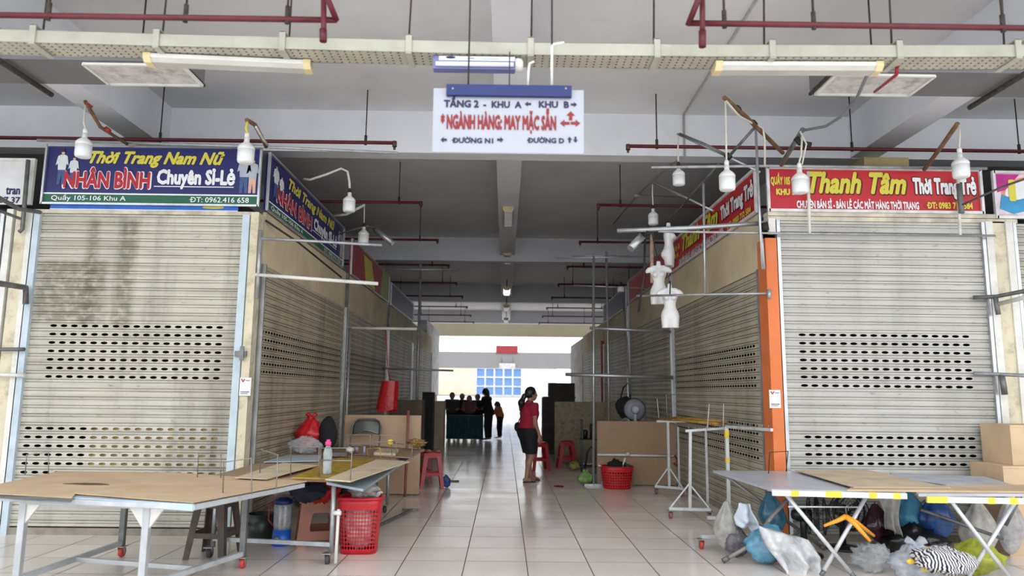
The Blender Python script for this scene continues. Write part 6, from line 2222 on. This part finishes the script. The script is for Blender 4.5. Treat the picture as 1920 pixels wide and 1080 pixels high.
    def body(P):
        d = torso(P)
        for s in 'rl':
            d = smin(d, arm(P, s), .03)
            d = smin(d, hand(P, s), .012)
            d = smin(d, smin(leg(P, s), foot(P, s), .025), .05)
        neck = sd_cap(P, W(.005, 0, 1.3), W(.03, 0, 1.42), .048, .045)
        d = smin(d, neck, .04)
        return smin(d, head(P), .02)
    lo = (base.x-.36, base.y-.36, -.02)
    hi = (base.x+.36, base.y+.36, 1.62)
    t = obj('person', surface_nets(body, lo, hi, .0075), skin)
    tag(t, 'woman with a ponytail in a maroon polo shirt and black knee shorts in the aisle', 'person')

    def z_of(P):
        return P[..., 2]

    def shirt(P):
        d = torso(P, .016)
        for s in 'rl':
            d = smin(d, arm(P, s, .02, False), .04)
            e = np.array(J['el_'+s])
            h = np.array(J['sh_'+s])
            ax = (e-h)/np.linalg.norm(e-h)
            q = (P-h)@ax
            near = np.linalg.norm(P-(h+e)/2, axis=-1) < .2
            sidew = np.abs((P-np.array(base))@np.array(Sd)) > .175
            d = np.where(near & sidew & (q > .17), np.maximum(d, q-.17), d)
        d = np.maximum(d, .86-z_of(P))
        d = np.maximum(d, z_of(P)-1.325)
        return d
    obj('polo_shirt', surface_nets(shirt, (base.x-.33, base.y-.33, .82), (base.x+.33, base.y+.33, 1.36), .008), polo, t)
    obj('collar', MB().lathe([(.064, 0), (.07, .012), (.062, .04), (.057, .045)], W(.008, 0, 1.305), 20, (Fw.x*.2, Fw.y*.2, 1)), polo, t, solid=.005)

    def shorts(P):
        d = torso(P, .02)
        for s in 'rl':
            d = smin(d, sd_cap(P, J['hip_'+s], J['knee_'+s], .125, .1), .04)
        d = np.maximum(d, z_of(P)-.9)
        return np.maximum(d, .47-z_of(P))
    obj('knee_shorts', surface_nets(shorts, (base.x-.32, base.y-.32, .44), (base.x+.32, base.y+.32, .93), .008), shortm, t)

    def hair(P):
        d = sd_ell(P, W(.03, 0, 1.49), (.108, .09, .108), Mx)
        cut = (P-np.array(W(.075, 0, 1.5)))@np.array((Fw.x*.85, Fw.y*.85, -.35))
        d = np.maximum(d, cut)
        d = np.maximum(d, 1.385-z_of(P))
        pony = sunion([sd_ell(P, W(-.085, 0, 1.44), (.04, .04, .035), Mx), sd_cap(P, W(-.1, 0, 1.43), W(-.15, -.01, 1.32), .035, .05), sd_cap(P, W(-.15, -.01, 1.32), W(-.165, -.02, 1.2), .05, .02)], .04)
        return smin(d, pony, .02)
    obj('hair', surface_nets(hair, (base.x-.24, base.y-.24, 1.15), (base.x+.2, base.y+.2, 1.63), .007), hairm, t)
    obj('hair_tie', MB().lathe([(.02, -.012), (.028, 0), (.02, .012)], W(-.09, .0, 1.437), 12, (-Fw.x, -Fw.y, -.4)), mat('pearl_tie', (220, 216, 210), rough=.4), t)
    bagp = V(W(-.14, -.14, .9))
    sb = obj('shoulder_bag', blob(bagp-V((0, 0, .08)), .06, .11, .085, 121, .05, ridge=.01), blackc, t)
    obj('strap', MB().tube([bagp+V((0, 0, .07)), W(-.145, -.02, 1.1), W(-.1, .1, 1.26), W(-.02, .14, 1.345), W(.1, .07, 1.25), W(.15, -.04, 1.1)], .008, 6), blackc, sb)
    for s in 'rl':
        a = V(J['ank_'+s])
        mb = MB()
        prof = [(-.055, .03), (-.03, .036), (.03, .033), (.09, .04), (.14, .038), (.175, .02)]
        poly = [(x, y) for x, y in prof]+[(x, -y) for x, y in prof[::-1]]
        mb.prism(poly, (a.x, a.y, .0), Fw, Sd, (0, 0, .014))
        sd = obj('sandal', mb, mat('dark_sandal', (52, 44, 44), rough=.7), t)
        obj('sandal_strap', MB().tube([V(a)+Fw*.09+Sd*.038+V((0, 0, .012-a.z)), V(a)+Fw*.085+Sd*.02+V((0, 0, .052-a.z)), V(a)+Fw*.085-Sd*.02+V((0, 0, .052-a.z)), V(a)+Fw*.09-Sd*.038+V((0, 0, .012-a.z))], .008, 6), mat('dark_sandal', (52, 44, 44)), sd)


woman()


def far_person(label, px, ph, Y, turn, shirt_c, seated=True, s=1., lean=.1, leg_c=(34, 36, 46)):
    """person well down the hall; px/ph pixel of the top of the head"""
    h_ = oY(px, ph, Y)
    top = h_.z
    g = V((h_.x, Y, 0))
    Fw = V((math.cos(turn), math.sin(turn), 0))
    Sd = V((Fw.y, -Fw.x, 0))
    zs = .44*s if seated else .84*s      # hip height
    k = (top-zs)/((.84 if seated else .74)*s)

    def W(f, sd, z):
        return tuple(g+Fw*f*s+Sd*sd*s+V((0, 0, z)))
    Z = lambda z: zs+z*s*k
    Mx = np.array([[Fw.x, Sd.x, 0], [Fw.y, Sd.y, 0], [0, 0, 1]])
    hp = {}
    for q, n in ((1, 'r'), (-1, 'l')):
        hp[n] = (W(0, q*.09, zs), W(.4 if seated else .02, q*.1, zs+.02 if seated else .45*s), W(.38 if seated else 0, q*.1, .07), W(lean*.8, q*.17, Z(.42)), W(lean+.1, q*.22, Z(.16)), W(lean+.32, q*.12, Z(.14)))

    def torso(P, e=0.):
        return sunion([sd_ell(P, W(0, 0, Z(.06)), (.13*s+e, .18*s+e, .15*s+e), Mx), sd_ell(P, W(lean*.5, 0, Z(.25)), (.11*s+e, .16*s+e, .2*s+e), Mx), sd_cap(P, hp['r'][3], hp['l'][3], .06*s+e, .06*s+e)], .08)

    def body(P):
        d = torso(P)
        for n in 'rl':
            q = hp[n]
            d = smin(d, sd_cap(P, q[0], q[1], .085*s, .06*s), .04)
            d = smin(d, sd_cap(P, q[1], q[2], .058*s, .035*s), .03)
            d = smin(d, sd_cap(P, q[2], tuple(np.array(q[2])+np.array(Fw)*.15*s-np.array((0, 0, .03))), .035*s, .028*s), .02)
            d = smin(d, sd_cap(P, q[3], q[4], .048*s, .038*s), .03)
            d = smin(d, sd_cap(P, q[4], q[5], .036*s, .026*s), .02)
            d = smin(d, sd_ell(P, tuple(np.array(q[5])+np.array(Fw)*.05*s), (.06*s, .03*s, .025*s), Mx), .02)
        d = smin(d, sd_cap(P, W(lean, 0, Z(.45)), W(lean+.03, 0, Z(.58)), .05*s, .045*s), .03)
        hd = sunion([sd_ell(P, W(lean+.05, 0, top-.115*s), (.092*s, .078*s, .112*s), Mx), sd_ell(P, W(lean+.13, 0, top-.13*s), (.03*s, .02*s, .03*s), Mx)], .03)
        return smin(d, hd, .02)
    R2 = .62*s
    t = obj('person', surface_nets(body, (g.x-R2, g.y-R2, -.01), (g.x+R2, g.y+R2, top+.03), .022), skin)
    tag(t, label, 'person', None)

    def cl(P):
        d = torso(P, .02)
        for n in 'rl':
            d = smin(d, sd_cap(P, hp[n][3], hp[n][4], .066*s, .054*s), .03)
        return np.maximum(np.maximum(d, Z(.0)-P[..., 2]), P[..., 2]-Z(.5))
    obj('shirt', surface_nets(cl, (g.x-R2, g.y-R2, Z(-.05)), (g.x+R2, g.y+R2, Z(.56)), .024), mat('shirt_%d_%d_%d' % shirt_c, shirt_c, rough=.85, var=.08), t)

    def tr(P):
        d = sd_ell(P, W(0, 0, Z(.04)), (.15*s, .2*s, .14*s), Mx)
        for n in 'rl':
            d = smin(d, sd_cap(P, hp[n][0], hp[n][1], .1*s, .078*s), .04)
            d = smin(d, sd_cap(P, hp[n][1], hp[n][2], .075*s, .055*s), .03)
        return np.maximum(np.maximum(d, P[..., 2]-Z(.1)), .09-P[..., 2])
    obj('trousers', surface_nets(tr, (g.x-R2, g.y-R2, .0), (g.x+R2, g.y+R2, Z(.2)), .024), mat('trousers_%d_%d_%d' % leg_c, leg_c, rough=.85), t)

    def hr(P):
        d = sd_ell(P, W(lean+.03, 0, top-.1*s), (.112*s, .095*s, .112*s), Mx)
        cut = (P-np.array(W(lean+.075, 0, top-.09*s)))@np.array((Fw.x*.8, Fw.y*.8, -.4))
        d = np.maximum(d, cut)
        return smin(d, sd_cap(P, W(lean-.05, 0, top-.12*s), W(lean-.1, 0, top-.3*s), .06*s, .03*s), .03)
    obj('hair', surface_nets(hr, (g.x-.3, g.y-.3, top-.42*s), (g.x+.3, g.y+.3, top+.04), .02), hairm, t)
    if seated:
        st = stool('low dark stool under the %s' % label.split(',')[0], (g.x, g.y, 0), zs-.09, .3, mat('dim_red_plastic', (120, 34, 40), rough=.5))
    return t


FY = 23.0
far_person('figure in grey at the wall end of the cloth-covered table', 848, 736, FY+.62, R(-85), (66, 62, 70), False, .96)
far_person('figure in black, second along the cloth-covered table', 866, 738, FY+1.6, R(-80), (28, 26, 32), False, .96)
far_person('figure in mauve between two darker ones at the cloth-covered table', 881, 742, FY+.7, R(-95), (120, 84, 96), False, .95)
far_person('figure in dark blue at the aisle end of the cloth-covered table', 897, 739, FY+1.6, R(-100), (44, 46, 64), False, .96)
far_person('tall figure in black standing at the aisle end of the cloth-covered table', 917, 728, FY-.2, R(150), (24, 22, 28), False, 1.0)
far_person('small figure in orange beside the tall figure in black', 938, 753, FY+.6, R(160), (196, 120, 70), False, .82)
a, b = oY(838, 779, FY-.6), oY(906, 781, FY-.6)
t = thing('covered_table', 'table draped with teal cloth before the seated group', 'table', ((a.x+b.x)/2, FY-.6, 0))
obj('table_top', MB().box(a.x, b.x, FY-.6, FY+.1, a.z-.03, a.z), pboard, t)


def skirt(u, v):
    x = a.x-.01+(b.x-a.x+.02)*u
    return V((x, FY-.63-.02*math.sin(u*40), a.z+.005-v*(a.z-.06)))


obj('cloth_skirt', MB().grid(skirt, 60, 4), mat('teal_cloth', (36, 84, 96), rough=.85, var=.15), t, solid=.004)
for x in (a.x+.06, b.x-.06):
    for y in (FY-.55, FY+.05):
        obj('leg', MB().box(x-.02, x+.02, y-.02, y+.02, 0, a.z-.03), dullsteel, t)
# signs at the far end
for (x0, x1, y0, y1, Y, m, l) in ((930, 971, 648, 663, 45.55, mat('far_red_sign', (168, 60, 66), rough=.6), 'small red sign hung at the far end of the hall'), (936, 966, 681, 691, 45.5, mat('far_white_sign', (226, 222, 226), rough=.6), 'small white sign below the red one at the far end')):
    p, q = oY(x0, y0, Y), oY(x1, y1, Y)
    t = thing('hanging_sign', l, 'sign', ((p.x+q.x)/2, Y, q.z))
    obj('sign_board', MB().box(p.x, q.x, Y, Y+.04, q.z, p.z), m, t)
    for x in (p.x+.15, q.x-.15):
        obj('hanger_rod', MB().tube([(x, Y+.02, p.z), (x, Y+.02, p.z+.35), (x, Y+.2, p.z+.38)], .015, 6), dullsteel, t)


# ------------------------------------------------------------------ mannequin torsos
def torso_mesh(kind):
    def fn(P):
        e = lambda c, r: sd_ell(P, c, r)
        d = sunion([e((0, 0, .47), (.115, .07, .09)), e((0, 0, .36), (.085, .062, .12)), e((0, .005, .2), (.125, .085, .11))], .06)
        for s in (-1, 1):
            d = smin(d, e((s*.048, -.062, .44), (.042, .042, .042)), .02)
            d = smin(d, sd_cap(P, (s*.07, 0, .55), (s*.135, 0, .52), .04, .036), .03)
            if kind == 1:
                d = smin(d, sd_cap(P, (s*.135, 0, .52), (s*.165, 0, .5), .034, .03), .02)
            d = smin(d, sd_cap(P, (s*.06, .0, .15), (s*.062, 0, .0), .07, .058), .03)
            d = smin(d, e((s*.055, .06, .17), (.055, .05, .06)), .03)
        d = smin(d, sd_cap(P, (0, .0, .57), (0, .0, .64), .035, .03), .03)
        d = np.maximum(d, P[..., 2]-.65)
        return np.maximum(d, .0-P[..., 2])
    return surface_nets(fn, (-.23, -.16, -.02), (.23, .16, .7), .008)


def mannequin(label, px, py_bot, py_top, Y, yaw, kind, hook):
    b, tpt = oY(px, py_bot, Y), oY(px, py_top, Y)
    k = (tpt.z-b.z)/.65
    mb0 = torso_mesh(kind)
    M = Matrix.Translation(b) @ Matrix.Rotation(yaw, 4, 'Z') @ Matrix.Scale(k, 4)
    t = thing('mannequin_torso', label, 'mannequin', b, 'hung mannequin torsos')
    mb = MB()
    mb.add([M @ v for v in mb0.v], mb0.f, True)
    obj('torso', mb, torso_m, t)
    tp_ = M @ V((0, 0, .65))
    obj('hanger_loop', MB().tube([tp_, tp_+V((0, 0, .03))]+[oY(*q) for q in hook], .008, 6), rustrod, t)


mannequin('highest white torso, turned sideways against the red aisle sign', 1255, 500, 418, 9.2, R(70), 0, [(1257, 410, 9.2)])
mannequin('white torso with shoulder stubs hanging between the other two', 1236, 571, 490, 9.0, R(-12), 1, [(1228, 465, 8.6), (1222, 431, 7.9)])
mannequin('lowest white torso hanging from the thin rail', 1257, 615, 532, 8.6, R(-8), 1, [(1257, 528, 8.4), (1256, 553.5, 8.17)])
pole('rag', 'twisted pale rag hanging beside the middle torso', 'rag', [(1222, 432, 9.2), (1222, 480, 9.1), (1223, 530, 9.0)], .025, mat('pale_rag', (178, 150, 128), rough=.9, var=.2, scale=20))
